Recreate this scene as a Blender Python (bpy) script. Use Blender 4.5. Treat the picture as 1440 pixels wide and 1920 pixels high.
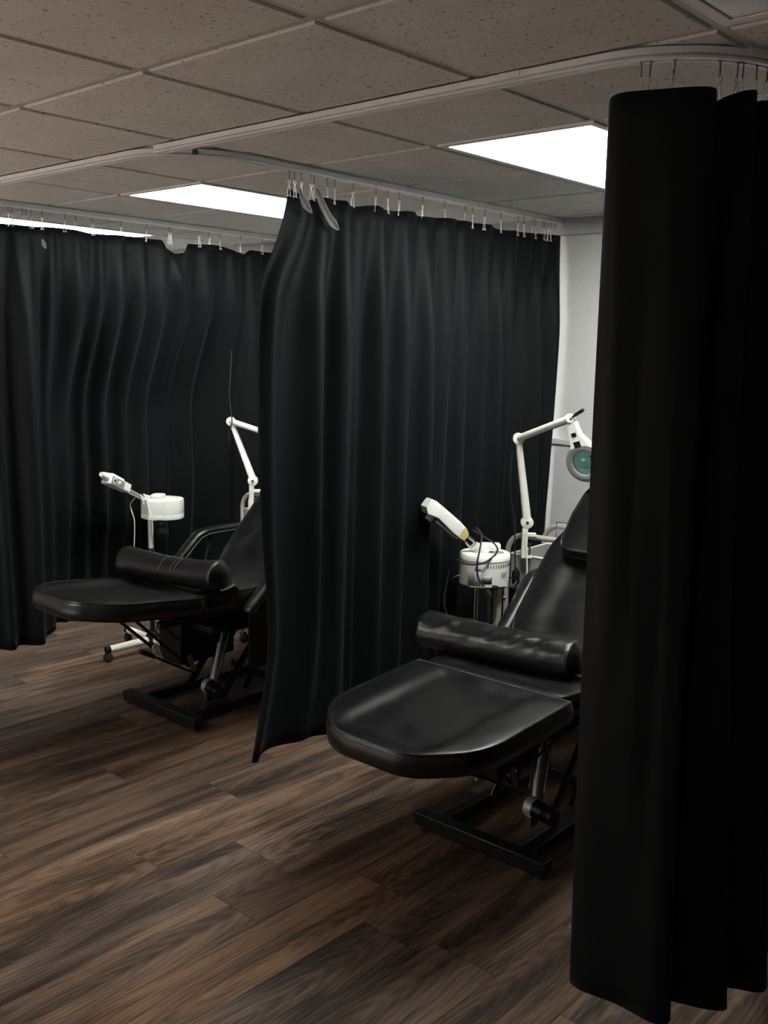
import bpy, bmesh, math, random
from mathutils import Vector, Matrix, noise
PI = math.pi
for o in list(bpy.data.objects):
    bpy.data.objects.remove(o)
scn = bpy.context.scene
COL = scn.collection
random.seed(7)

# ---------------------------------------------------------------- camera
CEIL = 2.433
CX, CY, CZ = 1.5465, -1.4721, 1.78
YAW, PITCH, ROLL = -0.733837, -0.1643965, 0.0221263
def set_camera():
    cy, sy = math.cos(YAW), math.sin(YAW)
    F = Vector((sy*math.cos(PITCH), cy*math.cos(PITCH), math.sin(PITCH)))
    r = Vector((cy, -sy, 0.0)); u = r.cross(F)
    R = r*math.cos(ROLL) + u*math.sin(ROLL)
    U = u*math.cos(ROLL) - r*math.sin(ROLL)
    cam = bpy.data.cameras.new('camera')
    o = bpy.data.objects.new('camera', cam); COL.objects.link(o)
    m = Matrix((R, U, -F)).transposed().to_4x4()
    m.translation = Vector((CX, CY, CZ))
    o.matrix_world = m
    cam.sensor_fit = 'HORIZONTAL'; cam.sensor_width = 36.0
    cam.lens = 36.0*1846.0/1440.0
    cam.clip_start = 0.05; cam.clip_end = 60
    scn.camera = o
set_camera()

# ---------------------------------------------------------------- light and exposure
scn.view_settings.view_transform = 'Standard'
scn.view_settings.look = 'None'
scn.view_settings.gamma = 1.0
scn.view_settings.use_curve_mapping = False
scn.view_settings.exposure = 0.0
PANEL = 31.0          # emission strength of the lit ceiling panels
SUN = 330.0           # added sunlight through an added window, bounced off the floor onto the ceiling
sl = bpy.data.lights.new('added_sun', 'SUN'); sl.energy = SUN; sl.angle = math.radians(0.6); sl.color = (0.92, 0.97, 1.0)
so = bpy.data.objects.new('added_sun', sl); COL.objects.link(so); so.location = (-2.5, -6, 4)
so.rotation_euler = Vector((-0.12, 0.72, -0.80)).to_track_quat('-Z', 'Y').to_euler()
w = bpy.data.worlds.new('world'); scn.world = w; w.use_nodes = True
w.node_tree.nodes['Background'].inputs[0].default_value = (0.62, 0.78, 1.0, 1)
w.node_tree.nodes['Background'].inputs[1].default_value = 1.0

# ---------------------------------------------------------------- node helpers
def new_mat(name):
    m = bpy.data.materials.new(name); m.use_nodes = True
    nt = m.node_tree; b = nt.nodes['Principled BSDF']
    return m, nt, b
def N(nt, t, **kw):
    n = nt.nodes.new(t)
    for k, v in kw.items():
        setattr(n, k, v)
    return n
def L(nt, a, b): nt.links.new(a, b)
def setin(n, k, v): n.inputs[k].default_value = v
def texco(nt, out='Object', scale=(1, 1, 1), loc=(0, 0, 0)):
    tc = N(nt, 'ShaderNodeTexCoord'); mp = N(nt, 'ShaderNodeMapping')
    L(nt, tc.outputs[out], mp.inputs[0]); mp.inputs['Scale'].default_value = scale
    mp.inputs['Location'].default_value = loc
    return mp.outputs[0]
def ramp(nt, src, stops):
    r = N(nt, 'ShaderNodeValToRGB'); L(nt, src, r.inputs[0])
    e = r.color_ramp.elements
    while len(e) < len(stops): e.new(0.5)
    for el, (p, c) in zip(e, stops):
        el.position = p; el.color = c if len(c) == 4 else (*c, 1)
    return r.outputs[0]
def bump(nt, src, b, strength=0.2, dist=0.01):
    bp = N(nt, 'ShaderNodeBump'); setin(bp, 'Strength', strength); setin(bp, 'Distance', dist)
    L(nt, src, bp.inputs['Height']); L(nt, bp.outputs[0], b.inputs['Normal'])
def mathn(nt, op, a, b=None, c=None):
    n = N(nt, 'ShaderNodeMath', operation=op)
    for i, v in enumerate((a, b, c)):
        if v is None: continue
        if isinstance(v, (int, float)): n.inputs[i].default_value = v
        else: L(nt, v, n.inputs[i])
    return n.outputs[0]

def simple(name, col, rough=0.5, metal=0.0, noise_scale=40, var=0.06, bumpk=0.05, spec=0.5, bd=0.002, **kw):
    m, nt, b = new_mat(name)
    co = texco(nt)
    nz = N(nt, 'ShaderNodeTexNoise'); setin(nz, 'Scale', noise_scale); setin(nz, 'Detail', 4.0)
    L(nt, co, nz.inputs['Vector'])
    c0 = tuple(max(0, x*(1-var)) for x in col); c1 = tuple(min(1, x*(1+var)) for x in col)
    L(nt, ramp(nt, nz.outputs[0], [(0.3, c0), (0.7, c1)]), b.inputs['Base Color'])
    setin(b, 'Roughness', rough); setin(b, 'Metallic', metal); setin(b, 'Specular IOR Level', spec)
    if bumpk: bump(nt, nz.outputs[0], b, bumpk, bd)
    for k, v in kw.items(): setin(b, k, v)
    return m

def mat_emit(name, col, strength):
    m = bpy.data.materials.new(name); m.use_nodes = True
    nt = m.node_tree; nt.nodes.clear()
    out = N(nt, 'ShaderNodeOutputMaterial'); e = N(nt, 'ShaderNodeEmission')
    setin(e, 'Color', (*col, 1)); setin(e, 'Strength', strength)
    L(nt, e.outputs[0], out.inputs[0])
    return m

def mat_floor():
    m, nt, b = new_mat('plank_vinyl')
    tc = N(nt, 'ShaderNodeTexCoord'); sp = N(nt, 'ShaderNodeSeparateXYZ')
    L(nt, tc.outputs['Object'], sp.inputs[0]); X, Y = sp.outputs[0], sp.outputs[1]
    PW, PL = 0.2286, 1.22
    xr = mathn(nt, 'DIVIDE', mathn(nt, 'ADD', X, 1.07 + PW*60), PW)
    row = mathn(nt, 'FLOOR', xr); fx = mathn(nt, 'FRACT', xr)
    wn = N(nt, 'ShaderNodeTexWhiteNoise', noise_dimensions='1D'); L(nt, row, wn.inputs['W'])
    yo = mathn(nt, 'ADD', mathn(nt, 'DIVIDE', mathn(nt, 'ADD', Y, 20.0), PL), mathn(nt, 'MULTIPLY', wn.outputs['Value'], 0.999))
    pl = mathn(nt, 'FLOOR', yo); fy = mathn(nt, 'FRACT', yo)
    cb = N(nt, 'ShaderNodeCombineXYZ'); L(nt, row, cb.inputs[0]); L(nt, pl, cb.inputs[1])
    wp = N(nt, 'ShaderNodeTexWhiteNoise', noise_dimensions='2D'); L(nt, cb.outputs[0], wp.inputs['Vector'])
    rnd = wp.outputs['Value']
    # grain coordinates: stretched along the plank, shifted per plank
    off = mathn(nt, 'MULTIPLY', rnd, 37.0)
    cg = N(nt, 'ShaderNodeCombineXYZ')
    L(nt, mathn(nt, 'ADD', mathn(nt, 'MULTIPLY', X, 1.0), off), cg.inputs[0])
    L(nt, mathn(nt, 'MULTIPLY', Y, 0.085), cg.inputs[1]); L(nt, off, cg.inputs[2])
    n1 = N(nt, 'ShaderNodeTexNoise'); setin(n1, 'Scale', 13.0); setin(n1, 'Detail', 7.0); setin(n1, 'Roughness', 0.62); setin(n1, 'Distortion', 0.6)
    L(nt, cg.outputs[0], n1.inputs['Vector'])
    cg2 = N(nt, 'ShaderNodeCombineXYZ')
    L(nt, mathn(nt, 'ADD', X, off), cg2.inputs[0]); L(nt, mathn(nt, 'MULTIPLY', Y, 0.035), cg2.inputs[1])
    n2 = N(nt, 'ShaderNodeTexNoise'); setin(n2, 'Scale', 170.0); setin(n2, 'Detail', 3.0)
    L(nt, cg2.outputs[0], n2.inputs['Vector'])
    # cathedral figure
    wv = N(nt, 'ShaderNodeTexWave', wave_type='RINGS', rings_direction='Z'); setin(wv, 'Scale', 3.2); setin(wv, 'Distortion', 3.5); setin(wv, 'Detail', 3.0); setin(wv, 'Detail Scale', 1.4)
    cw = N(nt, 'ShaderNodeCombineXYZ')
    L(nt, mathn(nt, 'MULTIPLY', mathn(nt, 'SUBTRACT', fx, mathn(nt, 'ADD', 0.2, mathn(nt, 'MULTIPLY', rnd, 0.6))), 1.5), cw.inputs[0])
    L(nt, mathn(nt, 'MULTIPLY', mathn(nt, 'SUBTRACT', fy, 0.5), 1.3), cw.inputs[1]); L(nt, off, cw.inputs[2])
    L(nt, cw.outputs[0], wv.inputs['Vector'])
    fig = mathn(nt, 'ADD', mathn(nt, 'MULTIPLY', n1.outputs[0], 0.74), mathn(nt, 'MULTIPLY', wv.outputs[0], 0.05))
    fig = mathn(nt, 'ADD', fig, mathn(nt, 'MULTIPLY', n2.outputs[0], 0.26))
    c = ramp(nt, fig, [(0.38, (0.012, 0.0072, 0.005)), (0.47, (0.044, 0.026, 0.0175)), (0.56, (0.104, 0.063, 0.042)), (0.70, (0.18, 0.118, 0.08))])
    hsv = N(nt, 'ShaderNodeHueSaturation'); L(nt, c, hsv.inputs['Color'])
    L(nt, mathn(nt, 'ADD', 0.68, mathn(nt, 'MULTIPLY', rnd, 0.40)), hsv.inputs['Value'])
    L(nt, mathn(nt, 'ADD', 0.80, mathn(nt, 'MULTIPLY', wp.outputs['Color'], 0.45)), hsv.inputs['Saturation'])
    # joints
    jx = mathn(nt, 'MINIMUM', fx, mathn(nt, 'SUBTRACT', 1.0, fx))
    jy = mathn(nt, 'MINIMUM', fy, mathn(nt, 'SUBTRACT', 1.0, fy))
    j = mathn(nt, 'MINIMUM', mathn(nt, 'MULTIPLY', jx, PW), mathn(nt, 'MULTIPLY', jy, PL))
    jm = mathn(nt, 'SMOOTH_MIN', mathn(nt, 'DIVIDE', j, 0.0022), 1.0, 0.2)
    mix = N(nt, 'ShaderNodeMix', data_type='RGBA'); L(nt, jm, mix.inputs['Factor'])
    mix.inputs[6].default_value = (0.012, 0.008, 0.006, 1); L(nt, hsv.outputs[0], mix.inputs[7])
    L(nt, mix.outputs[2], b.inputs['Base Color'])
    L(nt, ramp(nt, n2.outputs[0], [(0.2, (0.50,)*3), (0.8, (0.62,)*3)]), b.inputs['Roughness'])
    setin(b, 'Specular IOR Level', 0.13)
    bump(nt, mathn(nt, 'ADD', mathn(nt, 'MULTIPLY', jm, 0.6), mathn(nt, 'MULTIPLY', n2.outputs[0], 0.5)), b, 0.25, 0.001)
    return m

def mat_tile():
    m, nt, b = new_mat('fissured_mineral_tile')
    tc = N(nt, 'ShaderNodeTexCoord')
    def spots(sx, sy, lo, hi, scale, dis=0.0):
        mp = N(nt, 'ShaderNodeMapping'); L(nt, tc.outputs['Object'], mp.inputs[0]); mp.inputs['Scale'].default_value = (sx, sy, 1)
        v = N(nt, 'ShaderNodeTexNoise'); setin(v, 'Scale', scale); setin(v, 'Detail', 2.0); setin(v, 'Roughness', 0.55); setin(v, 'Distortion', dis)
        L(nt, mp.outputs[0], v.inputs['Vector'])
        return ramp(nt, v.outputs[0], [(lo, (1, 1, 1)), (hi, (0, 0, 0))])
    s1 = spots(0.8, 0.5, 0.325, 0.36, 120.0, 0.4)
    mp = N(nt, 'ShaderNodeMapping'); L(nt, tc.outputs['Object'], mp.inputs[0])
    vo = N(nt, 'ShaderNodeTexVoronoi'); setin(vo, 'Scale', 60.0); L(nt, mp.outputs[0], vo.inputs['Vector'])
    s2 = ramp(nt, vo.outputs['Distance'], [(0.08, (1, 1, 1)), (0.13, (0, 0, 0))])
    s = mathn(nt, 'MAXIMUM', s1, s2)
    nz = N(nt, 'ShaderNodeTexNoise'); setin(nz, 'Scale', 6.0); setin(nz, 'Detail', 3.0); L(nt, tc.outputs['Object'], nz.inputs['Vector'])
    base = ramp(nt, nz.outputs[0], [(0.3, (0.56, 0.565, 0.54)), (0.7, (0.62, 0.635, 0.62))])
    mix = N(nt, 'ShaderNodeMix', data_type='RGBA'); L(nt, mathn(nt, 'MULTIPLY', s, 0.75), mix.inputs['Factor'])
    L(nt, base, mix.inputs[6]); mix.inputs[7].default_value = (0.13, 0.115, 0.10, 1)
    L(nt, mix.outputs[2], b.inputs['Base Color']); setin(b, 'Roughness', 0.95); setin(b, 'Specular IOR Level', 0.1)
    bump(nt, mathn(nt, 'SUBTRACT', 1.0, s), b, 0.5, 0.002)
    return m

def mat_cloth():
    m, nt, b = new_mat('black_satin_curtain')
    co = texco(nt, scale=(1, 1, 0.25))
    nz = N(nt, 'ShaderNodeTexNoise'); setin(nz, 'Scale', 9.0); setin(nz, 'Detail', 4.0); L(nt, co, nz.inputs['Vector'])
    L(nt, ramp(nt, nz.outputs[0], [(0.3, (0.0046, 0.0057, 0.0064)), (0.7, (0.0072, 0.0086, 0.0095))]), b.inputs['Base Color'])
    setin(b, 'Roughness', 0.55); setin(b, 'Specular IOR Level', 0.10)
    setin(b, 'Sheen Weight', 0.03); setin(b, 'Sheen Roughness', 0.4); setin(b, 'Sheen Tint', (0.75, 0.88, 0.9, 1))
    n2 = N(nt, 'ShaderNodeTexNoise'); setin(n2, 'Scale', 14.0); setin(n2, 'Detail', 3.0); L(nt, texco(nt, scale=(1, 1, 0.6)), n2.inputs['Vector'])
    bump(nt, n2.outputs[0], b, 0.18, 0.006)
    return m

def mat_leather():
    m, nt, b = new_mat('black_vinyl_upholstery')
    vo = N(nt, 'ShaderNodeTexVoronoi'); setin(vo, 'Scale', 420.0); L(nt, texco(nt), vo.inputs['Vector'])
    nz = N(nt, 'ShaderNodeTexNoise'); setin(nz, 'Scale', 14.0); setin(nz, 'Detail', 5.0); L(nt, texco(nt), nz.inputs['Vector'])
    L(nt, ramp(nt, nz.outputs[0], [(0.3, (0.0040, 0.0042, 0.0044)), (0.7, (0.0070, 0.0072, 0.0074))]), b.inputs['Base Color'])
    L(nt, ramp(nt, nz.outputs[0], [(0.3, (0.28,)*3), (0.7, (0.38,)*3)]), b.inputs['Roughness'])
    setin(b, 'Specular IOR Level', 0.5)
    setin(b, 'Specular IOR Level', 0.4)
    s = mathn(nt, 'ADD', mathn(nt, 'MULTIPLY', vo.outputs['Distance'], 0.12), mathn(nt, 'MULTIPLY', nz.outputs[0], 1.0))
    bump(nt, s, b, 0.22, 0.004)
    return m

def mat_glass(name, col, rough=0.03, ior=1.45, alpha=None):
    m, nt, b = new_mat(name)
    setin(b, 'Base Color', (*col, 1)); setin(b, 'Roughness', rough); setin(b, 'IOR', ior)
    setin(b, 'Transmission Weight', 1.0)
    return m

M = {}
M['floor'] = mat_floor(); M['tile'] = mat_tile(); M['cloth'] = mat_cloth(); M['leather'] = mat_leather()
M['wall'] = simple('painted_wall', (0.60, 0.60, 0.585), 0.7, noise_scale=60, var=0.02, bumpk=0.08)
M['band'] = simple('painted_band', (0.40, 0.40, 0.41), 0.7, noise_scale=60, var=0.02)
M['wainscot'] = simple('painted_lower_wall', (0.50, 0.50, 0.50), 0.6, noise_scale=60, var=0.02)
M['grid'] = simple('painted_tee_bar', (0.44, 0.43, 0.41), 0.5, noise_scale=30, var=0.03)
M['track'] = simple('white_aluminium_track', (0.74, 0.74, 0.74), 0.38, noise_scale=30, var=0.03)
M['slot'] = simple('dark_slot', (0.02, 0.02, 0.02), 0.6)
M['panel'] = mat_emit('lit_diffuser', (0.97, 1.0, 0.95), PANEL)
def mat_pane():
    m = bpy.data.materials.new('added_window_glass'); m.use_nodes = True; nt = m.node_tree; nt.nodes.clear()
    out = N(nt, 'ShaderNodeOutputMaterial'); t = N(nt, 'ShaderNodeBsdfTransparent'); g = N(nt, 'ShaderNodeBsdfGlossy'); mx = N(nt, 'ShaderNodeMixShader')
    setin(g, 'Roughness', 0.02); setin(mx, 0, 0.07); L(nt, t.outputs[0], mx.inputs[1]); L(nt, g.outputs[0], mx.inputs[2]); L(nt, mx.outputs[0], out.inputs[0])
    return m
M['pane'] = mat_pane()
M['troffer'] = simple('white_troffer_frame', (0.75, 0.75, 0.72), 0.45, noise_scale=30, var=0.02)
M['prism'] = simple('unlit_lens', (0.34, 0.31, 0.29), 0.3, noise_scale=3.5, var=0.12, bumpk=0.1)
M['white'] = simple('white_plastic', (0.90, 0.92, 0.86), 0.35, noise_scale=20, var=0.02)
M['whitemetal'] = simple('white_enamel', (0.90, 0.89, 0.82), 0.32, noise_scale=20, var=0.03)
M['beige'] = simple('cream_enamel_tube', (0.50, 0.46, 0.39), 0.38, noise_scale=20, var=0.05)
M['traygrey'] = simple('pale_grey_enamel', (0.36, 0.36, 0.34), 0.4, noise_scale=12, var=0.06)
M['greyplastic'] = simple('grey_plastic', (0.24, 0.25, 0.245), 0.45, noise_scale=20, var=0.05)
M['yellowed'] = simple('yellowed_plastic', (0.72, 0.58, 0.25), 0.45, noise_scale=30, var=0.12)
M['chrome'] = simple('chrome', (0.75, 0.75, 0.75), 0.12, 1.0, noise_scale=20, var=0.02, bumpk=0)
M['brightwire'] = simple('bright_plated_wire', (0.78, 0.78, 0.75), 0.4, 0.35, var=0.03)
M['steel'] = simple('dull_steel', (0.24, 0.235, 0.225), 0.35, 1.0, noise_scale=60, var=0.15)
M['blackmetal'] = simple('black_enamel', (0.006, 0.006, 0.006), 0.34, noise_scale=40, var=0.1, spec=0.3)
M['blackplastic'] = simple('black_plastic', (0.006, 0.006, 0.006), 0.55, noise_scale=40, var=0.1, spec=0.2)
M['rubber'] = simple('black_rubber', (0.012, 0.012, 0.012), 0.7, noise_scale=60, var=0.1)
M['lining'] = simple('grey_buckram_lining', (0.30, 0.30, 0.29), 0.8, noise_scale=200, var=0.2, bumpk=0.2)
M['thread'] = simple('grey_stitching', (0.16, 0.155, 0.15), 0.7, noise_scale=300, var=0.3)
M['label'] = simple('silver_label', (0.50, 0.50, 0.49), 0.4, 0.3, noise_scale=160, var=0.35)
M['labeldark'] = simple('slate_label', (0.08, 0.085, 0.10), 0.45, noise_scale=60, var=0.3)
M['paperlabel'] = simple('printed_paper_label', (0.72, 0.66, 0.58), 0.6, noise_scale=30, var=0.04)
M['ink'] = simple('dark_ink', (0.03, 0.03, 0.03), 0.6)
M['red'] = simple('red_plastic', (0.35, 0.03, 0.03), 0.4)
M['teal'] = simple('teal_plastic', (0.03, 0.12, 0.10), 0.4)
M['clear'] = mat_glass('clear_glass', (0.92, 0.92, 0.92), 0.04, 1.3)
M['lens'] = mat_glass('green_tinted_lens', (0.16, 0.36, 0.32), 0.02, 1.5)
M['ringlight'] = simple('frosted_lamp_ring', (0.15, 0.165, 0.16), 0.35, noise_scale=30, var=0.04)

# ---------------------------------------------------------------- object helpers
def empty(name, loc=(0, 0, 0), rz=0.0):
    o = bpy.data.objects.new(name, None); COL.objects.link(o)
    o.empty_display_size = 0.1; o.location = loc; o.rotation_euler = (0, 0, rz)
    return o
def tag(o, label=None, cat=None, group=None, kind=None):
    if label: o['label'] = label
    if cat: o['category'] = cat
    if group: o['group'] = group
    if kind: o['kind'] = kind
    return o
def obj(name, bm, mat, parent=None, smooth=True, bevel=0.0, label=None, angle=40):
    me = bpy.data.meshes.new(name)
    bmesh.ops.recalc_face_normals(bm, faces=bm.faces)
    bm.to_mesh(me); bm.free()
    mats = mat if isinstance(mat, (list, tuple)) else [mat]
    for k in mats: me.materials.append(M[k] if isinstance(k, str) else k)
    if smooth:
        for p in me.polygons: p.use_smooth = True
        try: me.set_sharp_from_angle(angle=math.radians(angle))
        except Exception: pass
    o = bpy.data.objects.new(name, me); COL.objects.link(o)
    if parent: o.parent = parent
    if bevel:
        md = o.modifiers.new('bevel', 'BEVEL'); md.width = bevel; md.segments = 3; md.limit_method = 'ANGLE'; md.angle_limit = math.radians(40)
    if label: o['label'] = label
    return o
def bx(bm, x0, x1, y0, y1, z0, z1, mat=None, mi=0):
    vs = [bm.verts.new((x, y, z)) for x in (x0, x1) for y in (y0, y1) for z in (z0, z1)]
    if mat:
        for v in vs: v.co = mat @ v.co
    for q in ((0, 1, 3, 2), (4, 6, 7, 5), (0, 4, 5, 1), (2, 3, 7, 6), (0, 2, 6, 4), (1, 5, 7, 3)):
        f = bm.faces.new([vs[i] for i in q]); f.material_index = mi
def box(*a, **k):
    bm = bmesh.new(); bx(bm, *a, **k); return bm
def frames(pts):
    ts = []
    for i in range(len(pts)):
        a = pts[max(0, i-1)]; b = pts[min(len(pts)-1, i+1)]
        ts.append((b-a).normalized())
    up = Vector((0, 0, 1)) if abs(ts[0].z) < 0.9 else Vector((1, 0, 0))
    n = ts[0].cross(up).normalized(); out = []
    for t in ts:
        n = (n - t*n.dot(t)).normalized(); out.append((t, n, t.cross(n)))
    return out
def tb(bm, pts, r, seg=12, caps=True, mi=0, flat=None):
    """tube through pts; r scalar or list; flat=(a,b) scales the section."""
    pts = [Vector(p) for p in pts]; fr = frames(pts); rings = []
    for i, p in enumerate(pts):
        rr = r[i] if isinstance(r, (list, tuple)) else r
        t, n, b = fr[i]; fa, fb = flat or (1, 1)
        rings.append([bm.verts.new(p + n*math.cos(2*PI*k/seg)*rr*fa + b*math.sin(2*PI*k/seg)*rr*fb) for k in range(seg)])
    for a, b in zip(rings, rings[1:]):
        for k in range(seg):
            f = bm.faces.new((a[k], a[(k+1) % seg], b[(k+1) % seg], b[k])); f.material_index = mi
    if caps:
        for q in (rings[0][::-1], rings[-1]):
            f = bm.faces.new(q); f.material_index = mi
def tube(pts, r, **k):
    bm = bmesh.new(); tb(bm, pts, r, **k); return bm
def spline(pts, n=8, closed=False):
    pts = [Vector(p) for p in pts]; out = []; m = len(pts)
    rng = range(m) if closed else range(m-1)
    for i in rng:
        if closed: p0, p1, p2, p3 = pts[(i-1) % m], pts[i], pts[(i+1) % m], pts[(i+2) % m]
        else: p0, p1, p2, p3 = pts[max(0, i-1)], pts[i], pts[i+1], pts[min(m-1, i+2)]
        for k in range(n):
            t = k/n
            out.append(0.5*((2*p1) + (p2-p0)*t + (2*p0-5*p1+4*p2-p3)*t*t + (3*p1-p0-3*p2+p3)*t**3))
    if not closed: out.append(pts[-1])
    return out
def lt(bm, prof, seg=28, mat=None, mi=0, cap0=True, cap1=True):
    rings = []
    for r, z in prof:
        ring = []
        for k in range(seg):
            v = Vector((r*math.cos(2*PI*k/seg), r*math.sin(2*PI*k/seg), z))
            ring.append(bm.verts.new(mat @ v if mat else v))
        rings.append(ring)
    for a, b in zip(rings, rings[1:]):
        for k in range(seg):
            f = bm.faces.new((a[k], a[(k+1) % seg], b[(k+1) % seg], b[k])); f.material_index = mi
    if cap0: bm.faces.new(rings[0][::-1]).material_index = mi
    if cap1: bm.faces.new(rings[-1]).material_index = mi
def lathe(prof, **k):
    bm = bmesh.new(); lt(bm, prof, **k); return bm
def axis_mat(p0, p1):
    p0, p1 = Vector(p0), Vector(p1)
    q = (p1-p0).to_track_quat('Z', 'Y')
    return Matrix.Translation(p0) @ q.to_matrix().to_4x4()
def round_poly(corners, seg=8):
    """corners: (x, y, radius) counter-clockwise -> list of 2D points."""
    out = []; n = len(corners)
    for i in range(n):
        p = Vector(corners[i][:2]); a = Vector(corners[i-1][:2]); b = Vector(corners[(i+1) % n][:2]); r = corners[i][2]
        da = (a-p).normalized(); db = (b-p).normalized()
        ang = da.angle(db); d = min(r/math.tan(ang/2), (a-p).length*0.49, (b-p).length*0.49)
        p0 = p+da*d; p1 = p+db*d
        for k in range(seg+1):
            t = k/seg
            out.append(p0*(1-t)**2 + p*2*t*(1-t) + p1*t*t)
    return out
def resample(pts, n):
    m = len(pts); ls = [(pts[(i+1) % m]-pts[i]).length for i in range(m)]; tot = sum(ls); out = []
    i = 0; acc = 0
    for k in range(n):
        s = tot*k/n
        while acc+ls[i] < s: acc += ls[i]; i += 1
        t = (s-acc)/ls[i] if ls[i] > 1e-9 else 0
        out.append(pts[i].lerp(pts[(i+1) % m], t))
    return out
def prism(outline, z0, z1, mat=None, mi=0, bm=None):
    bm = bm or bmesh.new()
    a = [bm.verts.new((p[0], p[1], z0)) for p in outline]; b = [bm.verts.new((p[0], p[1], z1)) for p in outline]
    if mat:
        for v in a+b: v.co = mat @ v.co
    n = len(a)
    for k in range(n): bm.faces.new((a[k], a[(k+1) % n], b[(k+1) % n], b[k])).material_index = mi
    bm.faces.new(a[::-1]).material_index = mi; bm.faces.new(b).material_index = mi
    return bm
def pad(corners, z0, z1, prof, mat=None, bulge=0.012, n=112, rings=22):
    """upholstered cushion: rounded outline, crowned top given by prof(x, y, s)."""
    out = resample(round_poly(corners), n)
    cx = sum(p.x for p in out)/n; cy = sum(p.y for p in out)/n; c = Vector((cx, cy))
    bm = bmesh.new(); T = mat or Matrix()
    def ring(s, z, grow=0.0):
        vs = []
        for p in out:
            d = p-c; q = c + d*s + (d.normalized()*grow if grow else Vector((0, 0)))
            zz = z(q.x, q.y) if callable(z) else z
            vs.append(bm.verts.new(T @ Vector((q.x, q.y, zz))))
        return vs
    th = z1-z0
    R = [ring(0.86, z0-0.002), ring(0.95, z0), ring(0.985, z0+th*0.06), ring(1.0, z0+th*0.2, bulge*0.5), ring(1.0, z0+th*0.5, bulge), ring(1.0, z0+th*0.8, bulge*0.6), ring(1.0, z1-0.002, 0.001), ring(0.992, z1+0.0005)]
    for k in range(1, rings):
        s = 1-(k/rings)**1.0
        s = 0.985*(1-k/rings)+0.0
        if s < 0.03: break
        R.append(ring(s, lambda x, y, s=s: z1+prof(x, y, s)))
    for a, b in zip(R, R[1:]):
        for k in range(n): bm.faces.new((a[k], a[(k+1) % n], b[(k+1) % n], b[k]))
    bm.faces.new(R[0][::-1]); bm.faces.new(R[-1])
    contour = [T @ Vector((p.x, p.y, z1)) for p in out]
    return bm, contour
def piping(contour, r=0.0032):
    bm = bmesh.new(); n = len(contour); seg = 6; rings = []
    for i, p in enumerate(contour):
        t = (contour[(i+1) % n]-contour[i-1]).normalized(); up = Vector((0, 0, 1))
        a = t.cross(up).normalized(); b = a.cross(t)
        rings.append([bm.verts.new(p + a*math.cos(2*PI*k/seg)*r + b*math.sin(2*PI*k/seg)*r) for k in range(seg)])
    for i in range(n):
        a, b = rings[i], rings[(i+1) % n]
        for k in range(seg): bm.faces.new((a[k], a[(k+1) % seg], b[(k+1) % seg], b[k]))
    return bm
def sstep(a, b, x):
    t = max(0, min(1, (x-a)/(b-a))); return t*t*(3-2*t)
def copy_tree(o, parent=None):
    c = o.copy(); COL.objects.link(c)
    if parent: c.parent = parent
    for ch in [k for k in bpy.data.objects if k.parent == o]: copy_tree(ch, c)
    return c

# ---------------------------------------------------------------- room shell
RX0, RX1, RY0, RY1 = -5.2, 3.0, -3.6, 2.86
def structure(name, bm, mat, **k):
    o = obj(name, bm, mat, **k); o['kind'] = 'structure'; return o
structure('floor', box(RX0-.1, RX1+.1, RY0-.1, RY1+.1, -0.1, 0), 'floor', smooth=False)
structure('wall_back', box(RX0-.1, RX1+.1, RY1, RY1+.1, 0, CEIL+.1), 'wall', smooth=False)
WX0, WX1, WZ0, WZ1 = -4.3, -1.3, 0.25, 2.15
bm = bmesh.new()
for q in ((RX0-.1, WX0, 0, CEIL+.1), (WX1, RX1+.1, 0, CEIL+.1), (WX0, WX1, 0, WZ0), (WX0, WX1, WZ1, CEIL+.1)): bx(bm, q[0], q[1], RY0-.1, RY0, q[2], q[3])
structure('wall_front', bm, 'wall', smooth=False)
win = structure('added_window_1', box(WX0, WX1, RY0-.054, RY0-.048, WZ0, WZ1), 'pane', smooth=False)  # unseen window, added to let in the sunlight that lifts the ceiling
bm = bmesh.new()
for q in ((WX0, WX1, WZ0, WZ0+.05), (WX0, WX1, WZ1-.05, WZ1), (WX0, WX0+.05, WZ0, WZ1), (WX1-.05, WX1, WZ0, WZ1), ((WX0+WX1)/2-.025, (WX0+WX1)/2+.025, WZ0, WZ1)): bx(bm, q[0], q[1], RY0-.08, RY0-.02, q[2], q[3])
obj('added_window_frame', bm, 'troffer', win, smooth=False)
structure('wall_left', box(RX0-.1, RX0, RY0, RY1, 0, CEIL+.1), 'wall', smooth=False)
structure('wall_right', box(RX1, RX1+.1, RY0, RY1, 0, CEIL+.1), 'wall', smooth=False)
structure('trim_1', box(RX0, RX1, RY1-0.018, RY1, 2.352, CEIL+.004), 'band', smooth=False, bevel=0.003)
bm = bmesh.new(); bx(bm, RX0, RX1, RY1-0.012, RY1, 0.10, 1.318); bx(bm, RX0, RX1, RY1-0.024, RY1, 1.318, 1.345)
structure('trim_2', bm, 'wainscot', smooth=False, bevel=0.003)
structure('baseboard_back', box(RX0, RX1, RY1-0.014, RY1, 0, 0.10), 'blackplastic', smooth=False)
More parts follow.
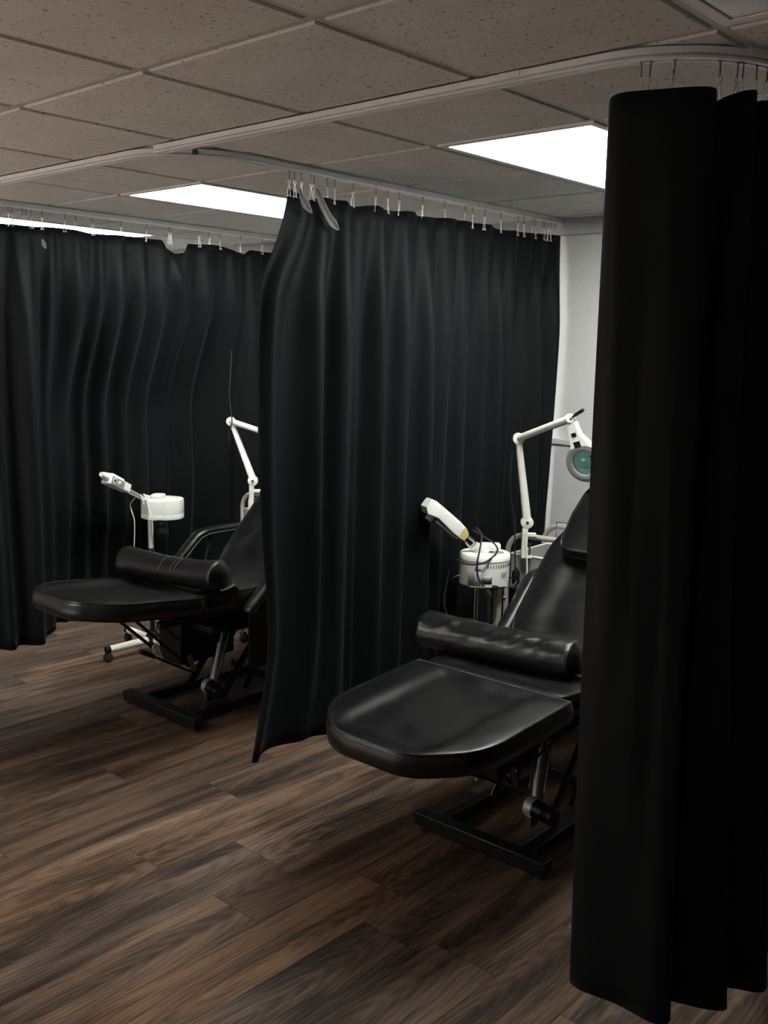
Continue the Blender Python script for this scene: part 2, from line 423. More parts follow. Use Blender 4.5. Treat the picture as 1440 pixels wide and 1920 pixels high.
# ceiling grid: tee bars at the tile pitch
GX, GY = 0.6096, 0.5533
bm = bmesh.new(); bx(bm, RX0-.1, RX1+.1, RY0-.1, RY1+.1, CEIL+0.030, CEIL+0.1)
FIX = {(i, j+q) for i, j in ((0, 2), (3, 2), (6, 2), (-2, -1), (3, -4)) for q in (0, 1)}
def teg(x0, x1, y0, y1):
    g, c = 0.0135, 0.004
    x0, x1, y0, y1 = max(x0, RX0)+g, min(x1, RX1)-g, max(y0, RY0)+g, min(y1, RY1)-g
    if x1-x0 < .03 or y1-y0 < .03: return
    r = [[bm.verts.new(p) for p in ((x0+e, y0+e, z), (x1-e, y0+e, z), (x1-e, y1-e, z), (x0+e, y1-e, z))] for e, z in ((0, CEIL+.03), (0, CEIL+.004), (c, CEIL))]
    for a, b in zip(r, r[1:]):
        for k in range(4): bm.faces.new((a[k], a[(k+1) % 4], b[(k+1) % 4], b[k]))
    bm.faces.new(r[2])
for i in range(-5, 9):
    for j in range(-7, 6):
        if (i, j) not in FIX: teg(-GX*(i+1), -GX*i, GY*j, GY*(j+1))
structure('ceiling', bm, 'tile', smooth=False)
bm = bmesh.new()
for i in range(-4, 9):
    x = -GX*i; bx(bm, x-0.012, x+0.012, RY0, RY1, CEIL+0.005, CEIL+0.020)
structure('trim_3', bm, 'grid', smooth=False)
bm = bmesh.new()
for j in range(-6, 6):
    y = GY*j; bx(bm, RX0, RX1, y-0.012, y+0.012, CEIL+0.0055, CEIL+0.0205)
structure('trim_4', bm, 'grid', smooth=False)

# ---------------------------------------------------------------- ceiling light panels
def troffer(i, j, lit, label):
    """2x4 lay-in fixture in cells x:[-i-1,-i], y:[j, j+2]."""
    x1 = -GX*i; x0 = x1-GX; y0 = GY*j; y1 = y0+2*GY
    root = empty('ceiling_light', ((x0+x1)/2, (y0+y1)/2, CEIL))
    tag(root, label, 'ceiling light')
    hx, hy = (x1-x0)/2-0.013, (y1-y0)/2-0.013
    bm = bmesh.new(); fw = 0.028
    for a in ((-hx, hx, -hy, -hy+fw), (-hx, hx, hy-fw, hy), (-hx, -hx+fw, -hy+fw, hy-fw), (hx-fw, hx, -hy+fw, hy-fw)):
        bx(bm, *a, -0.001, 0.016)
    obj('frame', bm, 'troffer', root, smooth=False, bevel=0.002)
    obj('diffuser', box(-hx+fw, hx-fw, -hy+fw, hy-fw, 0.002, 0.010), 'panel' if lit else 'prism', root, smooth=False)
    return root
troffer(0, 2, True, 'lit rectangular ceiling panel over the nearer treatment chair, beside the nearest curtain')
troffer(3, 2, True, 'lit rectangular ceiling panel over the farther treatment chair, left of the middle curtain')
troffer(6, 2, True, 'lit ceiling panel seen as a thin strip above the leftmost curtain')
troffer(-2, -1, False, 'unlit grey ceiling panel at the top right corner above the curved track')
troffer(3, -4, True, 'added lit ceiling panel brightening the front of the room behind the viewpoint')  # extra fixture out of view, added as fill light for the front room

# ---------------------------------------------------------------- curtain tracks
def sweep_track(path):
    """inverted channel: 28 wide, 20 high, with a slot underneath."""
    prof = [(-.015, 0), (.015, 0), (.015, -.014), (.008, -.0145), (.008, -.0195), (.0165, -.020), (.0165, -.025), (.0035, -.025), (.0035, -.022), (.0060, -.022), (.0060, -.004), (-.0060, -.004), (-.0060, -.022), (-.0035, -.022), (-.0035, -.025), (-.0165, -.025), (-.0165, -.020), (-.008, -.0195), (-.008, -.0145), (-.015, -.014)]
    bm = bmesh.new(); rings = []
    P = [Vector(p) for p in path]
    for i, p in enumerate(P):
        t = (P[min(i+1, len(P)-1)]-P[max(i-1, 0)]).normalized(); n = Vector((-t.y, t.x, 0))
        rings.append([bm.verts.new(p + n*a + Vector((0, 0, b))) for a, b in prof])
    m = len(prof)
    for a, b in zip(rings, rings[1:]):
        for k in range(m): bm.faces.new((a[k], a[(k+1) % m], b[(k+1) % m], b[k]))
    bm.faces.new(rings[0]); bm.faces.new(rings[-1][::-1])
    return bm
TZ = CEIL-0.004
R_ = 0.30
def lpath(xs, xe, y0=GY, y1=RY1-0.03):
    pts = [(xs, y0, TZ)]; cx, cy = xe-R_, y0+R_
    n = max(2, int((cx-xs)/0.3))
    pts += [(xs+(cx-xs)*k/n, y0, TZ) for k in range(1, n+1)]
    pts += [(cx+R_*math.sin(a), cy-R_*math.cos(a), TZ) for a in [PI/2*k/16 for k in range(1, 17)]]
    pts += [(xe, cy+(y1-cy)*k/8, TZ) for k in range(1, 9)]
    return pts
XT = (0.635, -1.205, -3.035)
def track(xs, xe, label, joints, screws):
    root = empty('curtain_track', (0, 0, 0)); tag(root, label, 'curtain track', 'ceiling curtain tracks')
    obj('rail', sweep_track(lpath(xs, xe)), 'track', root, smooth=False)
    for (x, y, along) in joints:
        a, b = (0.03, 0.0168) if along == 'x' else (0.0168, 0.03)
        obj('splice', box(x-a, x+a, y-b, y+b, TZ-0.013, TZ+0.001), 'track', root, smooth=False, bevel=0.001)
    for (x, y) in screws:
        obj('screw', lathe([(0.004, 0), (0.004, -0.003), (0.002, -0.0045)], seg=12, mat=Matrix.Translation((x, y, TZ-0.021))), 'steel', root)
    return root
track(-1.335, XT[0], 'longest white curtain track, running above the near bay and curving over the nearest curtain', [(0.10, GY, 'x')], [(-1.31, GY-0.012)])
track(-3.17, XT[1], 'white curtain track above the farther bay, curving over the middle curtain', [(-1.68, GY, 'x'), (XT[1], 1.10, 'y')], [(-3.15, GY-0.012)])
track(-5.0, XT[2], 'white curtain track at far left above the leftmost curtain', [(XT[2], 1.33, 'y')], [])
# small green dot stuck on the curve
g = obj('round_sticker', lathe([(0.011, 0), (0.011, 0.0015)], seg=20, mat=axis_mat((-1.262, 0.655, TZ-0.012), (-1.20, 0.60, TZ-0.012))), 'teal')
tag(g, 'dark green round sticker on the curve of the middle curtain track', 'sticker')

# ---------------------------------------------------------------- curtains
def path_xy(xe, s):
    """point and outward normal on a track measured by y (straight) or angle (curve)."""
    y = s
    if y >= GY+R_: return Vector((xe, y, 0)), Vector((1, 0, 0))
    a = max(0.0, (y-GY)/R_) * 1.0
    return None
def arc_pt(xe, s):
    """s = arc length from the start of the bend (s<0 before it)."""
    cx, cy = xe-R_, GY+R_; q = R_*PI/2
    if s < 0: return Vector((cx+s, GY, 0)), Vector((0, -1, 0))
    if s < q:
        a = s/R_; return Vector((cx+R_*math.sin(a), cy-R_*math.cos(a), 0)), Vector((math.sin(a), -math.cos(a), 0))
    return Vector((xe, cy+(s-q), 0)), Vector((1, 0, 0))
def y2s(y): return R_*PI/2 + (y-GY-R_)

def add_curtain(name_label, xe, s0, s1, top, bot, folds, edge, push=None, ncol=420, nrow=36, seedv=0, skew=0.0):
    """top/bot: functions of s giving z; folds: list of (s, width, amplitude_top, amplitude_bottom); edge(t): shift of the free edge along s."""
    bm = bmesh.new(); grid = []
    for r in range(nrow+1):
        t = r/nrow; row = []
        for c in range(ncol+1):
            u = c/ncol; s = s0+(s1-s0)*u
            se = s + edge(t)*(1-sstep(0.03, 0.30, s-s0))
            zt, zb = top(s), bot(s)
            z = zt+(zb-zt)*t
            off = 0.0; sh = 0.0
            k = sstep(0.0, 0.25, t)
            for (fs, fw, fa, fb) in folds:
                cpos = fs + skew*t*(0.5+0.5*math.sin(fs*37)) + 0.012*math.sin(t*3.1+fs*21)
                d = (s-cpos)/fw
                if abs(d) < 3.2:
                    off += (fa+(fb-fa)*k)*math.exp(-d*d)
            off += 0.006*k*noise.noise(Vector((s*5, t*1.6, seedv+5)))
            off += 0.0025*(1-k)*math.sin(s*95)
            p, n = arc_pt(xe, se)
            if push: off += push(s, t)
            v = p+n*off
            row.append(bm.verts.new((v.x, v.y, z)))
        grid.append(row)
    for a, b in zip(grid, grid[1:]):
        for c in range(ncol): bm.faces.new((a[c], a[c+1], b[c+1], b[c]))
    root = empty('curtain', (0, 0, 0)); tag(root, name_label, 'curtain', 'black privacy curtains')
    o = obj('curtain_panel', bm, 'cloth', root, angle=180)
    md = o.modifiers.new('cloth_thickness', 'SOLIDIFY'); md.thickness = 0.0016; md.offset = 0
    return root
def interp(tab):
    def f(s):
        if s <= tab[0][0]: return tab[0][1]
        for (a, va), (b, vb) in zip(tab, tab[1:]):
            if s <= b:
                t = (s-a)/(b-a); t = t*t*(3-2*t); return va+(vb-va)*t
        return tab[-1][1]
    return f
def make_folds(s0, s1, seed, wmin=0.07, wmax=0.16, a=0.03, b=0.055):
    rnd = random.Random(seed); out = []; s = s0+0.03; sg = 1
    while s < s1:
        w = rnd.uniform(wmin, wmax)
        out.append((s, w*0.38, sg*rnd.uniform(0.3, 1.0)*a*0.55, sg*rnd.uniform(0.55, 1.0)*b))
        s += w*0.55; sg = -sg
    return out

# middle curtain (between the two bays)
mid_top = interp([(y2s(y), z) for y, z in ((0.80, 2.345), (1.04, 2.345), (1.065, 2.335), (1.10, 2.325), (1.118, 2.30), (1.14, 2.32), (1.20, 2.332), (1.31, 2.334), (1.335, 2.318), (1.50, 2.338), (1.53, 2.326), (1.72, 2.338), (1.76, 2.328), (1.98, 2.339), (2.27, 2.343), (2.31, 2.33), (2.50, 2.337), (2.82, 2.35))])
mid_bot = lambda s: 0.205+0.012*math.sin(s*9)
mid_folds = make_folds(y2s(0.95), y2s(2.84), 11)
_e = spline([(0, 0.0, 0), (0.07, -0.038, 0), (0.125, -0.09, 0), (0.17, -0.125, 0), (0.31, -0.138, 0), (0.5, -0.125, 0), (0.6, -0.118, 0), (0.77, -0.096, 0), (0.87, -0.122, 0), (1.0, -0.183, 0)], 8)
def mid_edge(t):
    for a, b in zip(_e, _e[1:]):
        if t <= b.x: return a.y+(b.y-a.y)*(t-a.x)/max(1e-6, b.x-a.x)
    return _e[-1].y
mid = add_curtain('middle black curtain between the two treatment chairs, its front top corner drooping', XT[1], y2s(1.035), y2s(2.83), mid_top, mid_bot, mid_folds, mid_edge, seedv=1, skew=-0.05)
# leftmost curtain
left_top = interp([(y2s(y), z) for y, z in ((0.55, 2.32), (0.96, 2.325), (1.18, 2.335), (1.36, 2.326), (1.55, 2.333), (1.76, 2.331), (1.80, 2.288), (1.86, 2.268), (1.91, 2.275), (1.945, 2.328), (2.15, 2.338), (2.34, 2.305), (2.38, 2.33), (2.82, 2.33))])
left_bot = interp([(-1, 0.25), (y2s(0.8), 0.245), (y2s(1.0), 0.24), (y2s(1.18), 0.26), (y2s(1.4), 0.22), (y2s(2.83), 0.22)])
left_folds = make_folds(0.0, y2s(2.84), 23, wmin=0.08, wmax=0.18)
leftc = add_curtain('leftmost black curtain, hanging behind the farther treatment chair', XT[2], -0.1, y2s(2.83), left_top, left_bot, left_folds, lambda t: 0.0,
    push=lambda s, t: .045*math.exp(-((s-y2s(1.87)-.5*(t-.06))/.035)**2-((t-.075)/.035)**2) - (0.24*sstep(0.10, 0.45, t)+.06*sstep(.6, 1, t))*sstep(y2s(0.95), y2s(1.35), s)*(1-sstep(y2s(2.15), y2s(2.5), s)), seedv=9, skew=0.05)

# nearest curtain: broad overlapping pleats, laid out in plan at top and hem
def loft_curtain(label, top, bot, nrow=40, sub=14, mids=()):
    A = spline([(p[0], p[1], p[2]) for p in top], sub); B = spline([(p[0], p[1], p[2]) for p in bot], sub)
    bm = bmesh.new(); grid = []
    for r in range(nrow+1):
        t = r/nrow; row = []
        for i, (a, b) in enumerate(zip(A, B)):
            p = a.lerp(b, t); q = a.lerp(b, t**1.6); p.x, p.y = q.x, q.y
            k = math.sin(PI*t)
            p = p + Vector((noise.noise(Vector((i*0.09, t*2.2, 3)))*0.012*k, noise.noise(Vector((i*0.09, t*2.2, 13)))*0.012*k, 0))
            row.append(bm.verts.new(p))
        grid.append(row)
    for a, b in zip(grid, grid[1:]):
        for c in range(len(a)-1): bm.faces.new((a[c], a[c+1], b[c+1], b[c]))
    root = empty('curtain', (0, 0, 0)); tag(root, label, 'curtain', 'black privacy curtains')
    o = obj('curtain_panel', bm, 'cloth', root, angle=180)
    md = o.modifiers.new('cloth_thickness', 'SOLIDIFY'); md.thickness = 0.0016; md.offset = 0
    return root
ztp = 2.335
near_top = [(0.52, 0.63, 2.32), (0.42, 0.60, 2.32), (0.368, 0.555, 2.322), (0.40, 0.525, ztp), (0.49, 0.545, ztp), (0.563, 0.575, ztp), (0.588, 0.598, ztp-.004), (0.572, 0.635, ztp-.018), (0.585, 0.655, ztp-.008), (0.622, 0.662, ztp), (0.642, 0.680, ztp), (0.618, 0.715, ztp-.012), (0.63, 0.745, ztp-.005), (0.67, 0.80, ztp), (0.66, 0.88, ztp), (0.60, 0.93, ztp), (0.66, 1.02, ztp), (0.60, 1.12, ztp), (0.67, 1.25, ztp), (0.60, 1.40, ztp), (0.67, 1.55, ztp), (0.60, 1.75, ztp), (0.67, 1.95, ztp), (0.60, 2.15, ztp), (0.67, 2.35, ztp), (0.60, 2.6, ztp), (0.64, 2.8, ztp)]
zb = 0.2
near_bot = [(0.54, 0.70, zb), (0.44, 0.66, zb), (0.385, 0.575, zb), (0.42, 0.545, zb), (0.52, 0.56, zb), (0.615, 0.565, zb-.005), (0.645, 0.595, zb), (0.60, 0.655, zb), (0.625, 0.67, zb), (0.695, 0.70, zb), (0.725, 0.735, zb), (0.68, 0.80, zb), (0.70, 0.82, zb), (0.765, 0.86, zb), (0.74, 0.93, zb), (0.63, 0.98, zb), (0.72, 1.06, zb), (0.58, 1.16, zb), (0.70, 1.28, zb), (0.57, 1.42, zb), (0.70, 1.57, zb), (0.57, 1.77, zb), (0.70, 1.97, zb), (0.57, 2.17, zb), (0.70, 2.37, zb), (0.57, 2.6, zb), (0.64, 2.8, zb)]
nearc = loft_curtain('nearest black curtain at the right edge, hanging in broad pleats from the curved track', near_top, near_bot)

# turned-over corners showing the pale lining
def leaf(pts, widths, parent, name='lining'):
    bm = bmesh.new(); P = spline(pts, 5); n = len(P); rows = []
    for i, p in enumerate(P):
        t = i/(n-1); x = t*(len(widths)-1); k = min(int(x), len(widths)-2); wv = widths[k]+(widths[k+1]-widths[k])*(x-k)
        side = Vector((0.55, 0.55, 0.35)).normalized()
        d = (P[min(i+1, n-1)]-P[max(i-1, 0)]).normalized(); side = (side-d*side.dot(d)).normalized()
        nn = side.cross(d)
        rows.append([bm.verts.new(p+side*wv*q+nn*(0.006*(1-(2*q)**2))) for q in (-0.5, -0.25, 0, 0.25, 0.5)])
    for a, b in zip(rows, rows[1:]):
        for c in range(4): bm.faces.new((a[c], a[c+1], b[c+1], b[c]))
    o = obj(name, bm, 'lining', parent, label='grey lining showing at the turned-over top hem')
    md = o.modifiers.new('thickness', 'SOLIDIFY'); md.thickness = 0.003
leaf([(-1.175, 1.055, 2.345), (-1.168, 1.058, 2.315), (-1.163, 1.075, 2.285), (-1.158, 1.10, 2.26)], [0.006, 0.020, 0.030, 0.003], mid)
leaf([(-1.175, 1.14, 2.355), (-1.168, 1.150, 2.315), (-1.160, 1.175, 2.27), (-1.155, 1.205, 2.235), (-1.155, 1.235, 2.215)], [0.010, 0.026, 0.026, 0.032, 0.005], mid)
leaf([(-2.97, 1.035, 2.265), (-2.965, 1.04, 2.24), (-2.965, 1.05, 2.22)], [0.006, 0.022, 0.005], leftc)

# ---------------------------------------------------------------- hooks: bead chain + wire hook
def hook_proto():
    root = empty('curtain_hook', (0, 0, 0))
    bm = bmesh.new()
    bx(bm, -0.003, 0.003, -0.003, 0.003, -0.003, 0.001)
    tb(bm, [(0, 0, 0), (0, 0, -0.030)], 0.0013, seg=6)
    for k in range(5): lt(bm, [(0.0006, -.0026), (0.0027, 0), (0.0006, .0026)], seg=8, mat=Matrix.Translation((0, 0, -0.006-0.0055*k)))
    obj('bead_chain', bm, 'steel', root)
    bm = bmesh.new()
    ring = [(0.0, 0.0055*math.cos(a), -0.037+0.0055*math.sin(a)) for a in [2*PI*k/12 for k in range(13)]]
    tb(bm, ring, 0.0017, seg=6)
    tb(bm, [(0, 0, -0.0425), (0.001, -0.004, -0.055), (0.002, -0.006, -0.075), (0.001, -0.004, -0.09)], 0.0017, seg=6)
    tb(bm, [(0, 0, -0.0425), (-0.001, 0.003, -0.055), (-0.001, 0.005, -0.072), (0.0, 0.007, -0.088)], 0.0017, seg=6)
    tb(bm, [(0.001, -0.009, -0.088), (0.0, 0, -0.084), (0, 0.010, -0.088)], 0.0024, seg=6)
    obj('wire_hook', bm, 'brightwire', root)
    return root
H0 = hook_proto(); first = [True]
def hooks(xe, ss, label, group):
    ORD = 'first second third fourth fifth sixth seventh eighth ninth tenth eleventh twelfth thirteenth fourteenth fifteenth sixteenth seventeenth eighteenth nineteenth twentieth twenty-first twenty-second twenty-third twenty-fourth twenty-fifth twenty-sixth'.split()
    for i, s in enumerate(ss):
        p, n = arc_pt(xe, s)
        o = H0 if first[0] else copy_tree(H0)
        first[0] = False
        o.location = (p.x, p.y, CEIL-0.029); o.rotation_euler = (0.06*random.uniform(-1, 1), 0.06*random.uniform(-1, 1), random.uniform(-0.6, 0.6))
        tag(o, 'steel wire hook, %s from the front end of the %s curtain' % (ORD[i], label), 'hook', group)
HOOKS_NEAR = [0.095, 0.115, 0.165, 0.262, 0.305, 0.318, 0.355, 0.39] + [0.5, 0.61, 0.72]
hooks(XT[0], HOOKS_NEAR, 'nearest', 'hooks above the nearest curtain')
hooks(XT[1], [y2s(y) for y in (1.03, 1.054, 1.088, 1.136, 1.152, 1.221, 1.261, 1.362, 1.49, 1.559, 1.63, 1.778, 1.923, 2.068, 2.122, 2.213, 2.332, 2.472, 2.516, 2.592, 2.615, 2.68, 2.698, 2.727, 2.75, 2.789)],
      'middle', 'hooks above the middle curtain')
hooks(XT[2], [y2s(y) for y in (0.901, 0.919, 0.973, 0.992, 1.017, 1.075, 1.198, 1.257, 1.35, 1.518, 1.675, 1.818, 1.832, 2.018, 2.088, 2.164, 2.315, 2.481, 2.62, 2.75)],
      'leftmost', 'hooks above the leftmost curtain')

# ---------------------------------------------------------------- treatment chairs
def ridge(x, hw, lo=0.52, hi=0.76, depth=0.021):
    u = abs(x)/hw
    return -depth*(1-sstep(lo, hi, u))
def crown(s, h=0.014): return h*(1-s**6) if s < 1 else 0
def make_chair(name, label, loc, rz, foot_len, foot_tilt, arm_dy, arm_dz, mech_full=True, foot_hw=.30):
    ch = empty(name, (*loc, 0), rz); tag(ch, label, 'treatment chair', 'black reclining treatment chairs')
    # base: two cross bars, two rails, four levelling feet
    for q in (0, .70): obj('cross_bar', box(-.285, .285, q, q+.055, .018, .068), 'blackmetal', ch, bevel=.004)
    for q in (-.20, .155): obj('base_rail', box(q, q+.045, .055, .70, .018, .063), 'blackmetal', ch, bevel=.004)
    for fx in (-.26, .26):
        for fy in (.028, .727):
            obj('foot', lathe([(.016, 0), (.018, .004), (.012, .010), (.006, .012), (.006, .02)], seg=16, mat=Matrix.Translation((fx, fy, 0))), 'rubber', ch)
    # lift: parallel arms, cylinder, motor
    for sx in (-.13, .13):
        obj('lift_arm', tube([(sx, .30, .07), (sx, .60, .44)], .017, seg=10, flat=(.5, 1.3)), 'blackmetal', ch)
        obj('lift_arm', tube([(sx, .44, .07), (sx, .68, .42)], .014, seg=10, flat=(.5, 1.3)), 'blackmetal', ch)
    bm = bmesh.new()
    bx(bm, -.15, .15, .22, .58, .40, .435); bx(bm, -.10, .10, .34, .50, .37, .405)
    obj('seat_carrier', bm, 'blackmetal', ch, bevel=.004)
    obj('column_cover', box(-.20, -.02, .16, .50, .22, .50), 'blackplastic', ch, bevel=.006); obj('side_cover', box(.20, .215, .40, .66, .20, .50), 'blackplastic', ch, bevel=.004)
    a0, a1 = Vector((.07, .29, .125)), Vector((.03, .40, .42))
    bm = tube([a0, a0.lerp(a1, .62)], .024, seg=18); tb(bm, [a0.lerp(a1, .62), a1], .011, seg=12)
    for q in (-.032, .032): tb(bm, [a0+Vector((q, 0, .04)), a1+Vector((q, 0, -.05))], .004, seg=8)
    obj('actuator', bm, 'steel', ch)
    mt = obj('motor', lathe([(.030, 0), (.036, .006), (.036, .085), (.030, .09), (.030, .095), (.034, .10), (.034, .125), (.028, .13)], seg=24, mat=axis_mat((.05, .26, .115), (.21, .245, .108))), 'blackmetal', ch)
    obj('motor_label', lathe([(.0367, .006), (.0367, .040)], seg=24, mat=axis_mat((.05, .26, .115), (.21, .245, .108)), cap0=False, cap1=False), 'label', mt, label='silver motor label')
    obj('bracket', box(.06, .085, .235, .285, .04, .085), 'steel', ch, bevel=.002)
    # foot rest linkage
    obj('link_rod', tube([(-.06, -.20, .54), (-.04, .02, .33)], .008, seg=8), 'blackmetal', ch)
    obj('link_rod', tube([(.02, -.16, .545), (.03, .17, .225)], .008, seg=8), 'blackmetal', ch)
    obj('link_rod', tube([(.03, .04, .44), (.05, .07, .40), (.06, .20, .315)], .0045, seg=8), 'blackmetal', ch)
    bm = bmesh.new(); T = Matrix.Translation((-.03, .03, .315)) @ Matrix.Rotation(.35, 4, 'X')
    bx(bm, -.003, .003, -.017, .017, -.055, .045, T)
    obj('link_plate', bm, 'whitemetal', ch, bevel=.001, label='white link plate')
    bm = bmesh.new(); T = Matrix.Translation((.035, .18, .245)) @ Matrix.Rotation(.35, 4, 'X')
    bx(bm, -.003, .003, -.014, .014, -.05, .04, T)
    obj('link_plate', bm, 'steel', ch, bevel=.001)
    lv = obj('lever', tube([(.05, -.06, .335), (.07, .20, .185)], .006, seg=8), 'blackmetal', ch)
    obj('grip', tube([(.045, -.12, .37), (.052, -.05, .33)], .012, seg=10), 'rubber', lv)
    obj('knob', lathe([(.005, 0), (.005, .02), (.011, .024), (.011, .034), (.006, .038)], seg=14, mat=axis_mat((.22, .62, .30), (.30, .60, .30))), 'blackplastic', ch)
    # under frames
    bm = bmesh.new(); bx(bm, -.20, -.17, -.12, .60, .505, .535); bx(bm, .17, .20, -.12, .60, .505, .535); bx(bm, -.17, .17, .06, .09, .505, .535); bx(bm, -.17, .17, .52, .55, .43, .535)
    obj('seat_frame', bm, 'blackmetal', ch, bevel=.003)
    if not mech_full:
        obj('lever', tube([(.16, .05, .36), (.16, .33, .42)], .005, seg=8), 'blackmetal', ch)
        obj('stop_peg', lathe([(.012, 0), (.02, .04), (.02, .05)], seg=16, mat=Matrix.Translation((.1, -.32, .47))), 'rubber', ch)
    # foot rest cushion, pivots at its rear edge
    zt = .64; th = .082
    fl = foot_len
    hw = foot_hw
    cs = [(-.16, -fl, .17), (.15, -fl, .17), (hw-.010, -fl+.16, .26), (hw, -.02, .03), (hw, .0, .02), (-hw, .0, .02), (-hw, -.02, .03), (-hw+.005, -fl+.16, .26)]
    def fp(x, y, s): return crown(s, .010) + ridge(x, .29)*(1-sstep(.80, .97, s))*1.0 + .003*noise.noise(Vector((x*9, y*7, 2)))
    T = Matrix.Translation((0, .055, zt)) @ Matrix.Rotation(foot_tilt, 4, 'X')
    bm, ct = pad(cs, -th, 0, fp, mat=T, bulge=.010)
    fr_ = obj('footrest', bm, 'leather', ch, angle=70)
    obj('piping', piping(ct), 'leather', fr_)
    # seat cushion
    cs = [(-.285, .0, .03), (.285, .0, .03), (.305, .12, .1), (.30, .56, .03), (-.30, .56, .03), (-.305, .12, .1)]
    def sp(x, y, s): return crown(s, .012) + ridge(x, .30, .45, .8, .008)*(1-sstep(.8, .97, s)) + .004*noise.noise(Vector((x*7, y*9, 5)))
    bm, ct = pad(cs, -.085, 0, sp, mat=Matrix.Translation((0, .06, zt)))
    st = obj('seat', bm, 'leather', ch, angle=70)
    obj('piping', piping(ct), 'leather', st)
    # backrest
    cs = [(-.275, .0, .03), (.275, .0, .03), (.30, .10, .2), (.295, .46, .25), (.17, .74, .12), (-.17, .74, .12), (-.295, .46, .25), (-.30, .10, .2)]
    ang = math.radians(47)
    T = Matrix.Translation((0, .60, zt-.015)) @ Matrix.Rotation(ang, 4, 'X')
    def bp(x, y, s): return crown(s, .014) + ridge(x, .29, .42, .82, .016)*(1-sstep(.78, .97, s)) + .003*noise.noise(Vector((x*7, y*6, 8)))
    bm, ct = pad(cs, -.085, 0, bp, mat=T, bulge=.008)
    bk = obj('backrest', bm, 'leather', ch, angle=70)
    obj('piping', piping(ct), 'leather', bk)
    bm = bmesh.new()
    for sx in (-.18, .18): tb(bm, [T @ Vector((sx, -.02, -.10)), T @ Vector((sx, .55, -.10))], .014, seg=8)
    tb(bm, [T @ Vector((-.18, .5, -.10)), T @ Vector((.18, .5, -.10))], .012, seg=8)
    tb(bm, [(0, .48, .43), T @ Vector((0, .35, -.12))], .013, seg=8)
    obj('back_frame', bm, 'blackmetal', ch)
    # head pillow strapped on the backrest
    cs = [(-.20, .0, .06), (.20, .0, .06), (.21, .18, .06), (.19, .36, .12), (-.19, .36, .12), (-.21, .18, .06)]
    T2 = T @ Matrix.Translation((0, .40, .082))
    def pp(x, y, s): return .028*(1-s**2.2)
    bm, ct = pad(cs, -.072, 0, pp, mat=T2, bulge=.012)
    pl = obj('head_pillow', bm, 'leather', ch, angle=70)
    obj('piping', piping(ct), 'leather', pl)
    # arm rests: bent pads with a bracket
    for sx in (-1, 1):
        P = spline([(0, .27, .535), (0, .36, .615), (0, .50, .745), (0, .56, .783), (0, .66, .792), (0, .98, .79)], 8)
        if sx > 0: P = spline([(0, .25, .545), (0, .33, .615), (0, .48, .745), (0, .56, .783), (0, .66, .792), (0, .98, .79)], 8)
        if arm_dy: P = [p for p in P if p.y < .80]
        P = [p+Vector((sx*.362, arm_dy if sx < 0 else arm_dy*0.6, arm_dz)) for p in P]
        n = len(P); rad = [.036*min(1, .55+.45*math.sin(min(1, i/3)*PI/2), .55+.45*math.sin(min(1, (n-1-i)/3)*PI/2)) for i in range(n)]
        ar = obj('armrest', tube(P, rad, seg=20, flat=(1.0, .62)), 'leather', ch, angle=70)
        off = [p+Vector((-sx*-.034, 0, -.002)) for p in P[2:-2]]
        obj('piping', tube([Vector((p.x+(.034 if True else 0), p.y+.004, p.z-.008)) for p in P[2:-2]], .0022, seg=6), 'thread', ar)
        a = P[int(n*.3)]; b = P[int(n*.75)]
        obj('armrest_bracket', tube([a+Vector((-sx*.01, .01, -.02)), Vector((sx*.315, a.y+.05, .56)), Vector((sx*.31, b.y-.1, .55)), b+Vector((-sx*.01, 0, -.02))], .009, seg=8), 'blackmetal', ch)
    return ch
chA = make_chair('treatment_chair', 'farther black reclining treatment chair, left of the middle curtain, with raised armrests', (-2.275, 1.165), math.radians(1), .60, -.10, 0, 0)
chB = make_chair('treatment_chair', 'nearer black reclining treatment chair between the middle and nearest curtains', (-.39, 1.20), math.radians(1.5), .65, .06, .345, .03, mech_full=False, foot_hw=.328)

